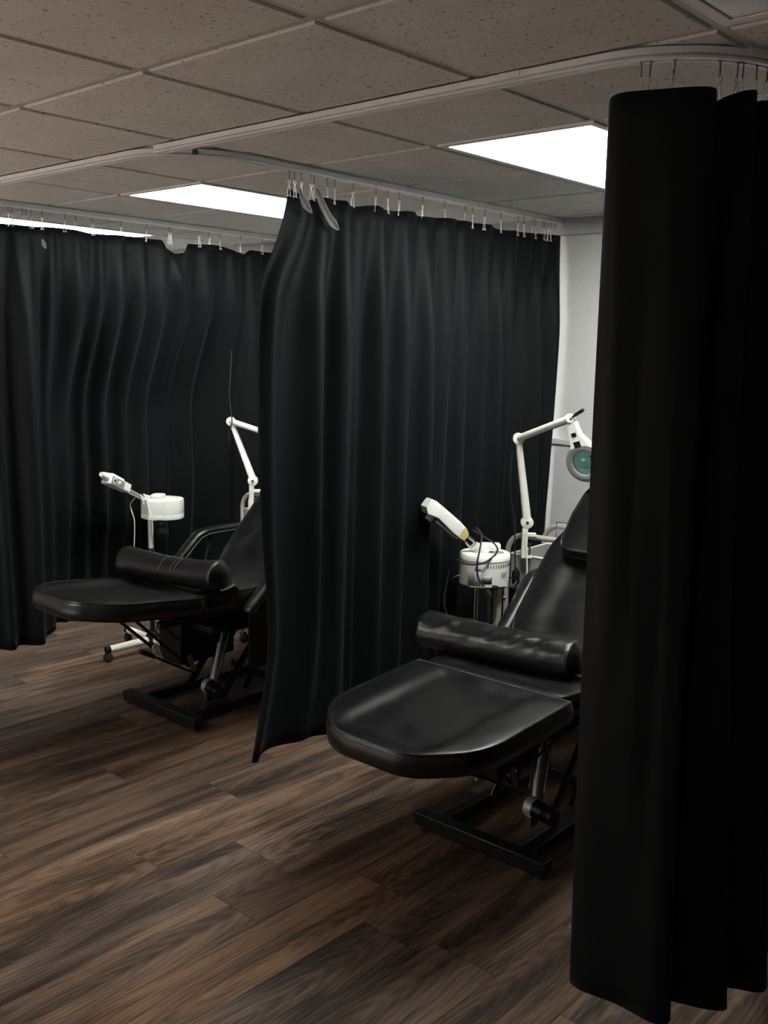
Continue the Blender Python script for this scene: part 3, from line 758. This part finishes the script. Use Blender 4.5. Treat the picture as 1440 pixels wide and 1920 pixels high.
# ---------------------------------------------------------------- knee bolsters
def bolster(label, loc, rz, length, rad, sag, wrinkle, seams):
    root = empty('bolster', loc, rz); tag(root, label, 'bolster', 'black bolsters lying across the chairs')
    bm = bmesh.new(); n = 60; seg = 40; rings = []
    for i in range(n+1):
        u = i/n; x = (u-.5)*length
        e = min(u, 1-u)*length
        r = rad*(1-(1-min(1, e/.022))**2*.35)
        ring = []
        for k in range(seg):
            a = 2*PI*k/seg; ca, sa = math.cos(a), math.sin(a)
            zf = sa*r; yf = ca*r*1.05
            if zf < -r*.72: zf = -r*.72 + (zf+r*.72)*.25
            w_ = wrinkle*((noise.noise(Vector((x*30+a*3.2, a*1.3, 3)))+.6*noise.noise(Vector((x*62+a*5.0, a*1.9, 9))))) * max(0, .35+sa)
            zf += w_; yf += w_*ca
            z = rad*.79 + zf - sag*(1-(2*u-1)**2)*(.6+.4*sa) + sag*.55
            ring.append(bm.verts.new((x, yf + .35*sag*math.sin(PI*u), max(z, .0))))
        rings.append(ring)
    for a, b in zip(rings, rings[1:]):
        for k in range(seg): bm.faces.new((a[k], a[(k+1) % seg], b[(k+1) % seg], b[k]))
    for ring, sx in ((rings[0], -1), (rings[-1], 1)):
        c = sum((v.co for v in ring), Vector())/seg
        prev = ring
        for q, d in ((.8, .006), (.5, .010), (.2, .011)):
            nr = [bm.verts.new(c+(v.co-c)*q+Vector((sx*d, 0, 0))) for v in ring]
            for k in range(seg): bm.faces.new((prev[k], prev[(k+1) % seg], nr[(k+1) % seg], nr[k]))
            prev = nr
        bm.faces.new(prev)
    body = obj('cover', bm, 'leather', root, angle=80)
    def arc(x, r0, a0=-.2, a1=PI*.98, dr=.0015, off=0):
        u = x/length+.5; pts = []
        for k in range(18):
            a = a0+(a1-a0)*k/17; r = r0+dr
            z = rad*.79 + math.sin(a)*r - sag*(1-(2*u-1)**2)*(.6+.4*math.sin(a)) + sag*.55
            pts.append((x+off*math.sin(a), math.cos(a)*r*1.05+.35*sag*math.sin(PI*u), z))
        return pts
    for x, a0, a1 in seams:
        obj('stitching', tube(arc(x, rad, a0, a1), .0009, seg=5), 'thread', body)
    for x in (length/2-.018, length/2-.026): obj('stitching', tube(arc(x, rad*.985, PI*.15, PI*1.05), .0009, seg=5), 'thread', body)
    # folded flap at the near end
    P = spline([(length/2-.01, rad*.95, rad*.55), (length/2+.02, rad*.75, rad*.42), (length/2+.022, rad*.2, rad*.30), (length/2+.015, -rad*.5, rad*.26)], 5)
    obj('end_flap', tube(P, [.006]*len(P), seg=8, flat=(1.7, .6)), 'leather', root)
    P = spline([(length/2+.008, rad*.85, rad*.40), (length/2+.030, rad*.9, rad*.18), (length/2+.024, rad*.5, .012), (length/2+.010, 0, .010)], 5)
    obj('end_flap', tube(P, [.010]*len(P), seg=8, flat=(1.5, .5)), 'leather', root)
    return root
bolster('smooth black bolster lying across the farther treatment chair, slightly bent', (-2.275, 1.262, .648), math.radians(12), .62, .078, .022, .0015,
        [(-.02, PI*.30, PI*.95), (.05, PI*.45, PI*.9), (.075, PI*.5, PI*.9)])
bolster('wrinkled black bolster lying across the nearer treatment chair', (-.495, 1.43, .649), math.radians(7), .66, .072, .004, .0065, [])

# ---------------------------------------------------------------- utility carts
def cart(label, loc, rz, wdt):
    root = empty('utility_cart', (*loc, 0), rz); tag(root, label, 'cart', 'rolling utility carts behind the chairs')
    dep = .34; h = .925; R = .085
    for y in (0, dep):
        P = [(0, y, .09), (0, y, h-R)]
        P += [(R-R*math.cos(a), y, h-R+R*math.sin(a)) for a in [PI/2*k/8 for k in range(1, 9)]]
        P += [(wdt-R+R*math.sin(a), y, h-R+R*math.cos(a)) for a in [PI/2*k/8 for k in range(0, 9)]]
        P += [(wdt, y, .09)]
        f = obj('tube_frame', tube(P, .0125, seg=14), 'beige', root)
        for z in (.74, .62): obj('bolt', lathe([(.004, 0), (.004, .003), (.001, .004)], seg=10, mat=axis_mat((0, y-.0125, z), (0, y-.02, z))), 'steel', f)
    for z, hh in ((.66, .17), (.36, .07), (.12, .07)):
        bm = bmesh.new(); t = .004
        bx(bm, .02, wdt-.02, .0, dep, z, z+t)
        bx(bm, .02, wdt-.02, .0, t, z, z+hh); bx(bm, .02, wdt-.02, dep-t, dep, z, z+hh)
        bx(bm, .02, .02+t, t, dep-t, z, z+hh); bx(bm, wdt-.02-t, wdt-.02, t, dep-t, z, z+hh)
        tr = obj('tray', bm, 'traygrey', root, bevel=.0015)
        rim = [(.02, 0, z+hh), (wdt-.02, 0, z+hh), (wdt-.02, dep, z+hh), (.02, dep, z+hh), (.02, 0, z+hh)]
        bm = bmesh.new()
        for a, b in zip(rim, rim[1:]): tb(bm, [a, b], .005, seg=8)
        obj('tray_rim', bm, 'whitemetal', tr)
    for x in (0, wdt):
        for y in (0, dep):
            c = obj('caster', lathe([(.028, -.011), (.031, -.008), (.031, .008), (.028, .011)], seg=24, mat=axis_mat((x-.011, y+.01, .031), (x+.011, y+.01, .031)) @ Matrix.Translation((0, 0, .011))), 'rubber', root)
            bm = bmesh.new(); bx(bm, x-.016, x+.016, y-.012, y+.018, .062, .075); tb(bm, [(x, y, .07), (x, y, .095)], .008, seg=8)
            bx(bm, x-.017, x-.014, y-.006, y+.016, .030, .066); bx(bm, x+.014, x+.017, y-.006, y+.016, .030, .066)
            obj('caster_fork', bm, 'steel', c)
    return root
cart('cream tube framed utility cart behind the nearer chair', (-1.105, 2.36), math.radians(3), .44)
cart('cream tube framed utility cart behind the farther chair', (-2.93, 2.24), math.radians(2), .42)
# rack of thin wire standing on the near cart
bm = bmesh.new()
tb(bm, [(-.93, 2.50, .835), (-.93, 2.50, .985), (-.72, 2.44, 1.01), (-.70, 2.43, .84)], .002, seg=6)
tb(bm, [(-.93, 2.64, .835), (-.93, 2.64, .985), (-.72, 2.58, 1.01), (-.70, 2.57, .84)], .002, seg=6)
tb(bm, [(-.93, 2.50, .985), (-.93, 2.64, .985)], .002, seg=6); tb(bm, [(-.72, 2.44, 1.01), (-.72, 2.58, 1.01)], .002, seg=6)
tb(bm, [(-.93, 2.50, .836), (-.93, 2.64, .836)], .002, seg=6); tb(bm, [(-.70, 2.43, .84), (-.70, 2.57, .84)], .002, seg=6)
tag(obj('wire_rack', bm, 'chrome'), 'thin wire rack standing on the near utility cart behind the backrest', 'rack')

# ---------------------------------------------------------------- magnifying lamps
def mag_lamp(label, J, E, K, headc, face):
    """J clamp joint, E elbow, K wrist, headc centre of the ring head."""
    J, E, K, headc = map(Vector, (J, E, K, headc))
    root = empty('magnifying_lamp', J-Vector((0, 0, .16))); tag(root, label, 'magnifying lamp', 'white clamp-on magnifying lamps')
    O = J-Vector((0, 0, .16))
    def o2(n, bm, m, p=root, **k):
        for v in bm.verts: v.co -= O
        return obj(n, bm, m, p, **k)
    V = (Vector((CX, CY, CZ))-J); V.z = 0; side = Vector((.66, -.73, 0))
    # clamp on the cart tube
    bm = bmesh.new()
    T = Matrix.Translation(J) @ Matrix.Rotation(YAW*-1, 4, 'Z')
    bx(bm, -.021, .006, -.014, .014, -.155, -.01, T); bx(bm, -.021, .045, -.014, .014, -.055, -.038, T); bx(bm, -.021, .030, -.014, .014, -.158, -.145, T)
    cl = o2('clamp', bm, 'whitemetal', bevel=.003)
    bm = bmesh.new(); tb(bm, [T @ Vector((.018, 0, -.165)), T @ Vector((.018, 0, -.09))], .005, seg=10); lt(bm, [(.012, 0), (.012, .006)], seg=16, mat=Matrix.Translation(T @ Vector((.018, 0, -.092))))
    o2('clamp_screw', bm, 'steel', cl)
    def knuckle(P, r, w):
        bm = bmesh.new()
        lt(bm, [(r*.8, -w), (r, -w*.8), (r, w*.8), (r*.8, w)], seg=28, mat=axis_mat(P, P+side))
        lt(bm, [(r*.25, w), (r*.25, w*1.2)], seg=12, mat=axis_mat(P, P+side), mi=1)
        return bm
    def arm(A, B, r0=.0155, r1=.012):
        bm = bmesh.new(); d = (B-A).normalized()
        tb(bm, [A+d*.01, A+d*.04, B-d*.04, B-d*.01], [r0, r0, r1, r1], seg=16, flat=(1.15, 1.0))
        return bm
    k1 = o2('lower_joint', knuckle(J+Vector((0, 0, .012)), .029, .018), ['whitemetal', 'ink'])
    o2('lower_arm', arm(J+Vector((0, 0, .02)), E, .019, .014), 'whitemetal')
    o2('elbow_joint', knuckle(E, .026, .020), ['whitemetal', 'ink'])
    ua = o2('upper_arm', arm(E, K, .017, .015), 'whitemetal')
    d = (K-E).normalized(); dn = Vector((0, 0, -.016))+side*.004
    o2('cable_groove', tube([E+d*.05+dn, K-d*.03+dn], .0018, seg=6), 'ink', ua)
    o2('wrist_joint', knuckle(K, .020, .018), ['whitemetal', 'ink'])
    # adjusting handle
    hd = (d+Vector((0, 0, .1))).normalized()
    o2('tightening_handle', tube([K+hd*.015, K+hd*.045+Vector((0, 0, .002)), K+hd*.095+Vector((0, 0, .004))], [.004, .0075, .0075], seg=10), 'blackplastic')
    f = Vector(face).normalized()          # the way the lens faces
    upv = (K-headc).normalized(); f = (f-upv*f.dot(upv)).normalized(); sd = upv.cross(f)
    F = Matrix((sd, upv, f)).transposed().to_4x4(); F.translation = headc; F = F @ Matrix.Diagonal((1.08, 1.08, 1.08, 1))
    a0 = F.inverted() @ (K-Vector((0, 0, .022)))
    # neck: tapering fork from the wrist to the ring
    bm = bmesh.new()
    out = [(-.018, a0.y-.0), (.018, a0.y), (.022, a0.y-.05), (.060, .050), (.03, .066), (-.03, .066), (-.034, .062), (-.022, a0.y-.05)]
    prism([Vector(p) for p in out][::-1], -.020, .012, mat=F, bm=bm)
    nk = o2('neck', bm, 'whitemetal', bevel=.005)
    bm = bmesh.new(); bx(bm, -.010, .010, a0.y-.055, a0.y-.038, .0115, .0135, F); bx(bm, -.013, .015, a0.y-.098, a0.y-.074, .0115, .0135, F)
    o2('switch', bm, 'blackplastic', nk)
    hou = o2('lamp_head', lathe([(.049, .010), (.073, .009), (.078, 0), (.078, -.014), (.072, -.026), (.049, -.028), (.047, -.026), (.047, .008), (.049, .010)], seg=56, mat=F, cap0=False, cap1=False), 'greyplastic', label='grey ring shaped head')
    o2('light_ring', lathe([(.052, .0105), (.061, .0135), (.070, .0105)], seg=56, mat=F, cap0=False, cap1=False), 'ringlight', hou)
    o2('lens', lathe([(.0475, -.003), (.032, -.007), (.012, -.009), (.001, -.0095), (.001, .0065), (.012, .006), (.032, .003), (.0475, -.002)], seg=48, mat=F, cap0=False, cap1=False), 'lens', hou, label='green tinted round lens')
    return root
lampB = mag_lamp('white magnifying lamp clamped to the near cart, its round green lens against the wall', (-.985, 2.33, .985), (-1.012, 2.27, 1.388), (-.655, 2.12, 1.508), (-.600, 2.165, 1.322), (.22, -.78, -.52))
lampA = mag_lamp('white magnifying lamp clamped to the far cart, its head hidden by the middle curtain', (-2.80, 2.21, .998), (-2.986, 2.20, 1.341), (-2.60, 2.18, 1.292), (-2.50, 2.15, 1.14), (.35, -.6, -.6))
# lamp power cords
def cord(label, pts, r, mat, parent):
    o = obj('power_cord', tube(spline([Vector(p)-parent.location for p in pts], 8), r, seg=8), mat, parent, label=label); return o
cord('black cord hanging beside the lower arm of the near magnifying lamp', [(-1.03, 2.25, 1.33), (-1.045, 2.27, 1.15), (-1.04, 2.31, .98), (-1.03, 2.31, .85), (-1.02, 2.31, .70), (-1.0, 2.31, .55)], .0035, 'rubber', lampB)
cord('white cord running down from the near lamp clamp', [(-.975, 2.31, .93), (-.965, 2.31, .86), (-.95, 2.30, .76), (-.94, 2.30, .66), (-.92, 2.32, .5)], .0035, 'whitemetal', lampB)
cord('black cord looping round the elbow of the far magnifying lamp', [(-2.965, 2.19, 1.75), (-2.96, 2.17, 1.50), (-2.94, 2.17, 1.35), (-2.965, 2.17, 1.28), (-2.975, 2.18, 1.20)], .0035, 'rubber', lampA)
cord('white cord hanging below the far lamp clamp', [(-2.80, 2.19, .93), (-2.815, 2.19, .88), (-2.80, 2.19, .80), (-2.79, 2.2, .70)], .003, 'whitemetal', lampA)
b_ = obj('power_adapter', lathe([(.016, 0), (.019, .006), (.019, .055), (.010, .068), (.004, .08)], seg=16, mat=Matrix.Translation(Vector((-1.02, 2.31, .70))-lampB.location)), 'blackplastic', lampB)

# ---------------------------------------------------------------- facial steamers
RIGHT = Vector((.7427, .6696, 0)); TOW = Vector((.6696, -.7427, 0))     # across and towards the aisle
def steamer_far():
    base = Vector((-3.155, 1.75, 0))
    root = empty('facial_steamer', base); tag(root, 'white facial steamer on a castered stand beside the farther chair', 'facial steamer', 'facial steamers')
    Z = Vector((0, 0, 1))
    for k in range(4):
        a = math.radians(-94+90*k); d = Vector((math.cos(a), math.sin(a), 0))
        lg = obj('leg', tube([d*.02+Z*.080, d*.275+Z*.072], [.022, .022], seg=12, flat=(.85, .95)), 'whitemetal', root)
        cp = d*.285
        obj('leg_cap', tube([d*.273+Z*.072, d*.298+Z*.070], .0235, seg=12, flat=(.85, .95)), 'blackplastic', lg)
        sd = Vector((-d.y, d.x, 0))
        c = obj('caster', lathe([(.018, -.017), (.025, -.013), (.026, -.003), (.022, 0), (.026, .003), (.025, .013), (.018, .017)], seg=24, mat=axis_mat(cp+Z*.026, cp+Z*.026+sd)), 'rubber', lg)
        obj('caster_stem', tube([cp+Z*.03, cp+Z*.075], .008, seg=8), 'steel', c)
    obj('hub', lathe([(.034, .045), (.038, .06), (.038, .105), (.028, .125), (.024, .13)], seg=24), 'blackplastic', root)
    obj('lower_pole', tube([Z*.12, Z*.50], .0145, seg=18), 'blackplastic', root)
    cl = obj('height_collar', lathe([(.018, .585), (.022, .59), (.022, .615), (.016, .622)], seg=20), 'blackplastic', root)
    obj('collar_ring', lathe([(.0225, .605), (.0235, .608), (.0225, .611)], seg=20, cap0=False, cap1=False), 'chrome', cl)
    obj('lower_pole', tube([Z*.13, Z*.60], .0125, seg=16), 'chrome', root)
    obj('upper_pole', tube([Z*.62, Z*.80], .0155, seg=18), 'whitemetal', root, label='white upper pole')
    # head box: flat faced on the left, rounded on the right
    F = Matrix((RIGHT, -TOW, Z)).transposed().to_4x4(); F = F @ Matrix.Diagonal((1.05, 1.05, 1.0, 1)); F.translation = Vector((0, 0, .795)) + RIGHT*.055
    outl = round_poly([(-.10, -.02, .015), (-.045, -.085, .012), (.06, -.075, .07), (.125, -.03, .06), (.125, .06, .06), (.04, .10, .06), (-.08, .09, .04), (-.10, .05, .02)], 6)
    o_s = lambda s, dz: [Vector((p.x*s, p.y*s)) for p in outl]
    bm = bmesh.new(); rings = []
    for s, z in ((.90, 0), (.985, .004), (1.0, .012), (1.0, .030), (.997, .031), (.997, .033), (1.0, .034), (1.0, .105), (.985, .114), (.93, .119), (.5, .122), (.2, .122)):
        rings.append([bm.verts.new(F @ Vector((p.x*s, p.y*s, z))) for p in outl])
    for a, b in zip(rings, rings[1:]):
        n = len(a)
        for k in range(n): bm.faces.new((a[k], a[(k+1) % n], b[(k+1) % n], b[k]))
    bm.faces.new(rings[0][::-1]); bm.faces.new(rings[-1])
    hd = obj('steam_housing', bm, 'white', root, angle=35)
    bm = bmesh.new()
    for k in range(4): bx(bm, .005+.007*k, .0085+.007*k, -.0925, -.088, .0, .009, F)
    obj('vent_slot', bm, 'ink', hd)
    obj('control_dome', prism(round_poly([(-.045, -.05, .02), (.02, -.055, .02), (.035, .03, .03), (-.04, .035, .03)], 6), .118, .142, mat=F), 'white', hd, bevel=.008)
    # jar under the housing
    jr = obj('water_jar', lathe([(.0340, -.0), (.0345, -.055), (.037, -.06), (.037, -.088), (.034, -.098), (.002, -.099), (.002, -.096), (.032, -.095), (.0345, -.086), (.032, -.06), (.032, 0)], seg=32, mat=F @ Matrix.Translation((.02, -.01, 0)), cap0=False, cap1=False), 'clear', root, label='clear glass water jar')
    obj('jar_collar', lathe([(.036, .001), (.036, -.012), (.033, -.014)], seg=32, mat=F @ Matrix.Translation((.02, -.01, 0))), 'blackplastic', jr)
    bm = bmesh.new()
    for z in (-.066, -.075): tb(bm, [F @ Vector((.02+.028*math.cos(a), -.01+.028*math.sin(a), z)) for a in [2*PI*k/24 for k in range(25)]], .0016, seg=6)
    obj('heating_coil', bm, 'steel', jr)
    # arm and nozzle
    s0 = Vector((0, 0, .915)) - RIGHT*.030 + TOW*.01
    u2 = (Vector((-3.04, 1.35, 1.096))-base-s0).normalized()
    obj('arm_socket', tube([s0-u2*.045, s0+u2*.012], [.024, .019], seg=18), 'white', root)
    obj('chrome_arm', tube([s0, s0+u2*.20], .0115, seg=14), 'chrome', root)
    obj('chrome_arm', tube([s0-Z*.017, s0-Z*.019+u2*.20], .008, seg=12), 'chrome', root)
    nb = s0+u2*.195-Z*.004; yv = u2.cross(Z).normalized(); zv = yv.cross(u2).normalized()*-1
    if zv.z < 0: zv = -zv
    G = Matrix((u2, zv.cross(u2), zv)).transposed().to_4x4() @ Matrix.Diagonal((1.40, 1.3, 1.3, 1)); G.translation = nb
    bm = bmesh.new(); T = lambda t: [(t)]
    bx(bm, -.012, .040, -.024, .024, -.018, .020, G)
    nz = obj('nozzle_body', bm, 'white', root, bevel=.006)
    bm = bmesh.new(); bx(bm, .040, .118, -.026, .026, -.022, .026, G)
    obj('nozzle_head', bm, 'white', nz, bevel=.007)
    obj('nozzle_tip', tube([G @ Vector((.112, 0, .004)), G @ Vector((.135, 0, .006)), G @ Vector((.155, 0, .006))], [.024, .023, .014], seg=20, flat=(1, .9)), 'white', nz)
    # side plate facing the aisle, with its round outlet and control
    sgn = 1 if (G.to_3x3() @ Vector((0, 1, 0))).dot(TOW) > 0 else -1
    def disc(x, z, r, h, m, nm, par):
        p = G @ Vector((x, sgn*.026, z)); q = G @ Vector((x, sgn*(.026+h), z))
        return obj(nm, lathe([(r, 0), (r, h*.8), (r*.9, h)], seg=24, mat=axis_mat(p, q)), m, par)
    bm = bmesh.new(); bx(bm, .036, .116, sgn*.0255, sgn*.0275, -.020, .014, G)
    obj('side_plate', bm, 'greyplastic', nz, bevel=.0008)
    disc(.098, .000, .016, .004, 'white', 'outlet_ring', nz); disc(.098, .000, .010, .005, 'ink', 'outlet', nz)
    disc(.068, -.002, .013, .004, 'white', 'swivel_cap', nz)
    bm = bmesh.new(); bx(bm, .060, .072, sgn*.030, sgn*.0305, -.007, -.001, G); obj('arrow_mark', bm, 'greyplastic', nz)
    return root, base
sf, sfb = steamer_far()
def wp(base, r, t, z): return base + RIGHT*r + TOW*t + Vector((0, 0, z))
cord('white cord hanging left of the far steamer', [wp(sfb, -.02, .07, 0.885), wp(sfb, -.04, .06, 0.940), wp(sfb, -.065, .06, 0.925), wp(sfb, -.095, .06, 0.890), wp(sfb, -.095, .06, 0.855), wp(sfb, -.078, .06, 0.795), wp(sfb, -.078, .06, 0.715), wp(sfb, -.085, .05, 0.615), wp(sfb, -.09, .03, 0.505)], .0028, 'white', sf)
cord('white cord draped over the front of the far steamer head', [wp(sfb, -.01, .03, 0.930), wp(sfb, .005, .085, 0.920), wp(sfb, .012, .105, 0.885), wp(sfb, .028, .11, 0.835), wp(sfb, .036, .11, 0.785), wp(sfb, .036, .10, 0.735), wp(sfb, .028, .09, 0.695)], .0028, 'white', sf)

def steamer_near():
    base = Vector((-.992, 2.02, 0)); Z = Vector((0, 0, 1))
    root = empty('facial_steamer', base); tag(root, 'white drum shaped facial steamer beside the nearer chair, cord wrapped round it', 'facial steamer', 'facial steamers')
    for k in range(5):
        a = math.radians(-90+72*k); d = Vector((math.cos(a), math.sin(a), 0))
        lg = obj('leg', tube([d*.02+Z*.085, d*.225+Z*.072], .016, seg=12), 'blackmetal', root)
        cp = d*.225; sd = Vector((-d.y, d.x, 0))
        obj('caster', lathe([(.018, -.015), (.025, -.011), (.025, .011), (.018, .015)], seg=20, mat=axis_mat(cp+Z*.025, cp+Z*.025+sd)), 'rubber', lg)
    obj('hub', lathe([(.03, .05), (.034, .06), (.034, .11), (.02, .13)], seg=20), 'blackplastic', root)
    px = -RIGHT*.035; qx = RIGHT*.072
    obj('chrome_pole', tube([Z*.12+px*.3, Z*.16+px, Z*.76+px], .0125, seg=18), 'chrome', root)
    obj('enamel_pole', tube([qx*.9+Z*.44, qx*.9+Z*.745], .018, seg=18), 'beige', root, label='cream pole under the drum')
    obj('pole_bracket', box(-.05, .07, -.012, .012, .44, .47, mat=Matrix.Rotation(math.atan2(RIGHT.y, RIGHT.x), 4, 'Z')), 'steel', root, bevel=.003)
    obj('clamp_knob', lathe([(.008, 0), (.012, .004), (.012, .014), (.006, .018)], seg=14, mat=axis_mat(qx*1.15+Z*.69, qx*1.6+Z*.69)), 'steel', root)
    # drum
    D = Matrix.Translation((0, 0, .755))
    hd = obj('steam_drum', lathe([(.100, 0), (.108, .003), (.109, .008), (.110, .110), (.1075, .112), (.1075, .115)], seg=64, mat=D), 'white', root)
    lid = obj('drum_lid', lathe([(.109, .115), (.112, .117), (.112, .137), (.108, .142), (.02, .146), (.001, .146)], seg=64, mat=D, cap1=False), 'white', root)
    ang0 = math.atan2(TOW.y, TOW.x); angR = math.atan2(RIGHT.y, RIGHT.x)
    bm = bmesh.new()
    for k in range(12):
        a = ang0+math.radians(2+6.6*k); c, s = math.cos(a), math.sin(a)
        T = D @ Matrix.Rotation(a, 4, 'Z'); bx(bm, .1085, .1115, -.0017, .0017, .090, .107, T)
    obj('vent_slot', bm, 'ink', hd)
    def plate(a0, a1, z0, z1, m, nm, r=.1105):
        bm = bmesh.new(); n = 12; vs = []
        for i in range(n+1):
            a = ang0+math.radians(a0+(a1-a0)*i/n); vs.append([bm.verts.new(D @ Vector((math.cos(a)*r, math.sin(a)*r, z))) for z in (z0, z1)])
        for p, q in zip(vs, vs[1:]): bm.faces.new((p[0], q[0], q[1], p[1]))
        o = obj(nm, bm, m, hd); md = o.modifiers.new('thickness', 'SOLIDIFY'); md.thickness = .001; return o
    plate(-14, 12, .022, .052, 'labeldark', 'rating_label')
    plate(-46, -30, .004, .075, 'greyplastic', 'side_sticker'); plate(-30, -13, .004, .074, 'label', 'side_sticker', .1108); plate(-28, -14, .076, .098, 'traygrey', 'side_sticker')
    # scribbled script emblem
    bm = bmesh.new()
    def em(pts):
        P = []
        for d, z in pts:
            a = ang0+math.radians(d); P.append(Vector((math.cos(a)*.1112, math.sin(a)*.1112, .755+z)))
        tb(bm, spline(P, 5), .0007, seg=5)
    em([(36, .066), (40, .071), (38, .062), (42, .056), (39, .052), (37, .055)]); em([(42, .060), (44, .066), (46, .060), (44, .055), (47, .056), (49, .063), (47, .066)])
    em([(49, .055), (52, .070), (53, .058), (55, .056)]); em([(38, .047), (46, .048), (55, .046)])
    obj('script_emblem', bm, 'ink', hd)
    # top controls and rear box
    T = D @ Matrix.Rotation(angR, 4, 'Z')
    obj('rear_box', box(-.02, .075, .045, .095, .140, .170, mat=T), 'white', lid, bevel=.008)
    obj('control_recess', prism(round_poly([(.012, -.035, .012), (.082, -.035, .02), (.082, .005, .02), (.012, .005, .012)], 5), .1435, .1468, mat=T), 'greyplastic', lid, bevel=.001)
    obj('rocker_switch', box(.020, .036, -.024, -.008, .146, .151, mat=T), 'red', lid, bevel=.001); obj('rocker_switch', box(.044, .060, -.018, -.003, .146, .151, mat=T), 'teal', lid, bevel=.001)
    obj('indicator', box(-.010, .002, -.02, -.012, .145, .147, mat=T), 'ink', lid)
    # holding ring
    bm = tube([(0+.142*math.cos(a), .142*math.sin(a), .768) for a in [2*PI*k/56 for k in range(57)]], .0038, seg=8)
    for k in (0, 1, 2):
        a = ang0+math.radians(55+120*k); tb(bm, [(.142*math.cos(a), .142*math.sin(a), .768), (.106*math.cos(a), .106*math.sin(a), .752)], .0035, seg=8)
    rg = obj('holder_ring', bm, 'chrome', root)
    p = TOW*.135+RIGHT*.035; lt_ = lathe([(.013, 0), (.016, .006), (.013, .014)], seg=14, mat=Matrix.Translation(p+Z*.762)); obj('ring_knob', lt_, 'blackplastic', rg)
    # jar
    jr = obj('water_jar', lathe([(.048, .75), (.048, .60), (.043, .585), (.002, .584), (.002, .587), (.041, .588), (.045, .602), (.045, .75)], seg=36, mat=Matrix.Translation(RIGHT*.012), cap0=False, cap1=False), 'clear', root, label='clear glass water jar')
    obj('jar_band', lathe([(.050, .74), (.050, .755)], seg=36, mat=Matrix.Translation(RIGHT*.012)), 'blackplastic', jr)
    # spout wedge, bent chrome arms and nozzle
    u = Vector((-.10, -.20, .20)).normalized()
    s0 = Z*.905 - RIGHT*.03
    sp_ = obj('spout_socket', tube([s0-u*.03+Z*.0, s0+u*.03], [.040, .026], seg=22, flat=(1, .9)), 'white', root)
    a1 = s0+u*.02
    sdv = u.cross(TOW).normalized()
    for q in (-.009, .009): obj('chrome_arm', tube(spline([a1+sdv*q, a1+sdv*(q*1.6)+u*.03, a1+sdv*q+u*.085], 5), .0058, seg=12), 'chrome', root)
    nb = a1+u*.075
    u3 = Vector((-.115, -.22, .195)).normalized(); zv = (Z-u3*u3.z).normalized(); yv = zv.cross(u3)
    G = Matrix((u3, yv, zv)).transposed().to_4x4() @ Matrix.Diagonal((1.10, 1.1, 1.08, 1)); G.translation = nb + Z*.004
    prof = [(0, -.018, .016, .018), (.02, -.022, .026, .026), (.06, -.024, .032, .030), (.155, -.016, .034, .033), (.20, -.030, .034, .033), (.222, -.012, .028, .029)]
    bm = bmesh.new(); rings = []
    for x, zl, zh, hw in prof:
        o_ = round_poly([(-hw, zl, .004), (hw, zl, .004), (hw, zh, .012), (-hw, zh, .012)], 4)
        rings.append([bm.verts.new(G @ Vector((x, p.x, p.y))) for p in o_])
    for a, b in zip(rings, rings[1:]):
        n = len(a)
        for k in range(n): bm.faces.new((a[k], a[(k+1) % n], b[(k+1) % n], b[k]))
    bm.faces.new(rings[0][::-1]); bm.faces.new(rings[-1])
    nz = obj('nozzle_casing', bm, 'white', root, angle=35)
    bm = bmesh.new(); bx(bm, .03, .15, -.022, .022, -.036, -.018, G); obj('nozzle_underside', bm, 'greyplastic', nz, bevel=.006)
    obj('steam_outlet', tube([G @ Vector((.172, 0, -.020)), G @ Vector((.172, 0, -.044))], [.020, .017], seg=20), 'white', nz)
    bm = bmesh.new(); rings = []
    for x, zl, zh, hw in ((-.003, -.019, .017, .019), (.018, -.0225, .026, .0265), (.034, -.0235, .0295, .0285)):
        o_ = round_poly([(-hw, zl, .004), (hw, zl, .004), (hw, zh, .012), (-hw, zh, .012)], 4)
        rings.append([bm.verts.new(G @ Vector((x, p.x, p.y))) for p in o_])
    for a, b in zip(rings, rings[1:]):
        n = len(a)
        for k in range(n): bm.faces.new((a[k], a[(k+1) % n], b[(k+1) % n], b[k]))
    bm.faces.new(rings[0][::-1]); bm.faces.new(rings[-1])
    obj('heat_stained_end', bm, 'yellowed', nz, label='yellowed end of the nozzle')
    return root, base
sn, snb = steamer_near()
W = lambda r, t, z: wp(snb, r, t, z)
cord('black cord wrapped round the near steamer, its plug dangling in front', [W(-.06, .02, 1.00), W(-.02, .05, .98), W(.035, .05, .945), W(.045, .07, .915), W(-.0, .125, .885), W(-.05, .13, .868), W(-.10, .10, .865), W(-.13, .04, .868), W(-.15, -.02, .83), W(-.165, -.02, .75), W(-.175, .0, .66), W(-.15, .02, .60), W(-.09, .02, .56)], .0042, 'rubber', sn)
c2 = cord('black cord with a three pin plug hanging down the front of the near steamer', [W(-.045, .02, 1.01), W(-.025, .06, .985), W(-.035, .11, .93), W(-.045, .13, .885), W(-.045, .128, .84), W(-.035, .128, .80), W(-.010, .128, .765)], .0042, 'rubber', sn)
pd = (W(.03, .135, .72)-W(-.012, .128, .768)).normalized(); p0 = W(-.012, .128, .768)-snb
obj('plug', tube([p0, p0+pd*.012, p0+pd*.018, p0+pd*.042], [.006, .008, .0125, .0125], seg=14, flat=(1, .8)), 'rubber', c2)
bm = bmesh.new()
for q in (-.005, .005): tb(bm, [p0+pd*.042+RIGHT*q, p0+pd*.058+RIGHT*q], .0014, seg=6)
obj('plug_pin', bm, 'chrome', c2)
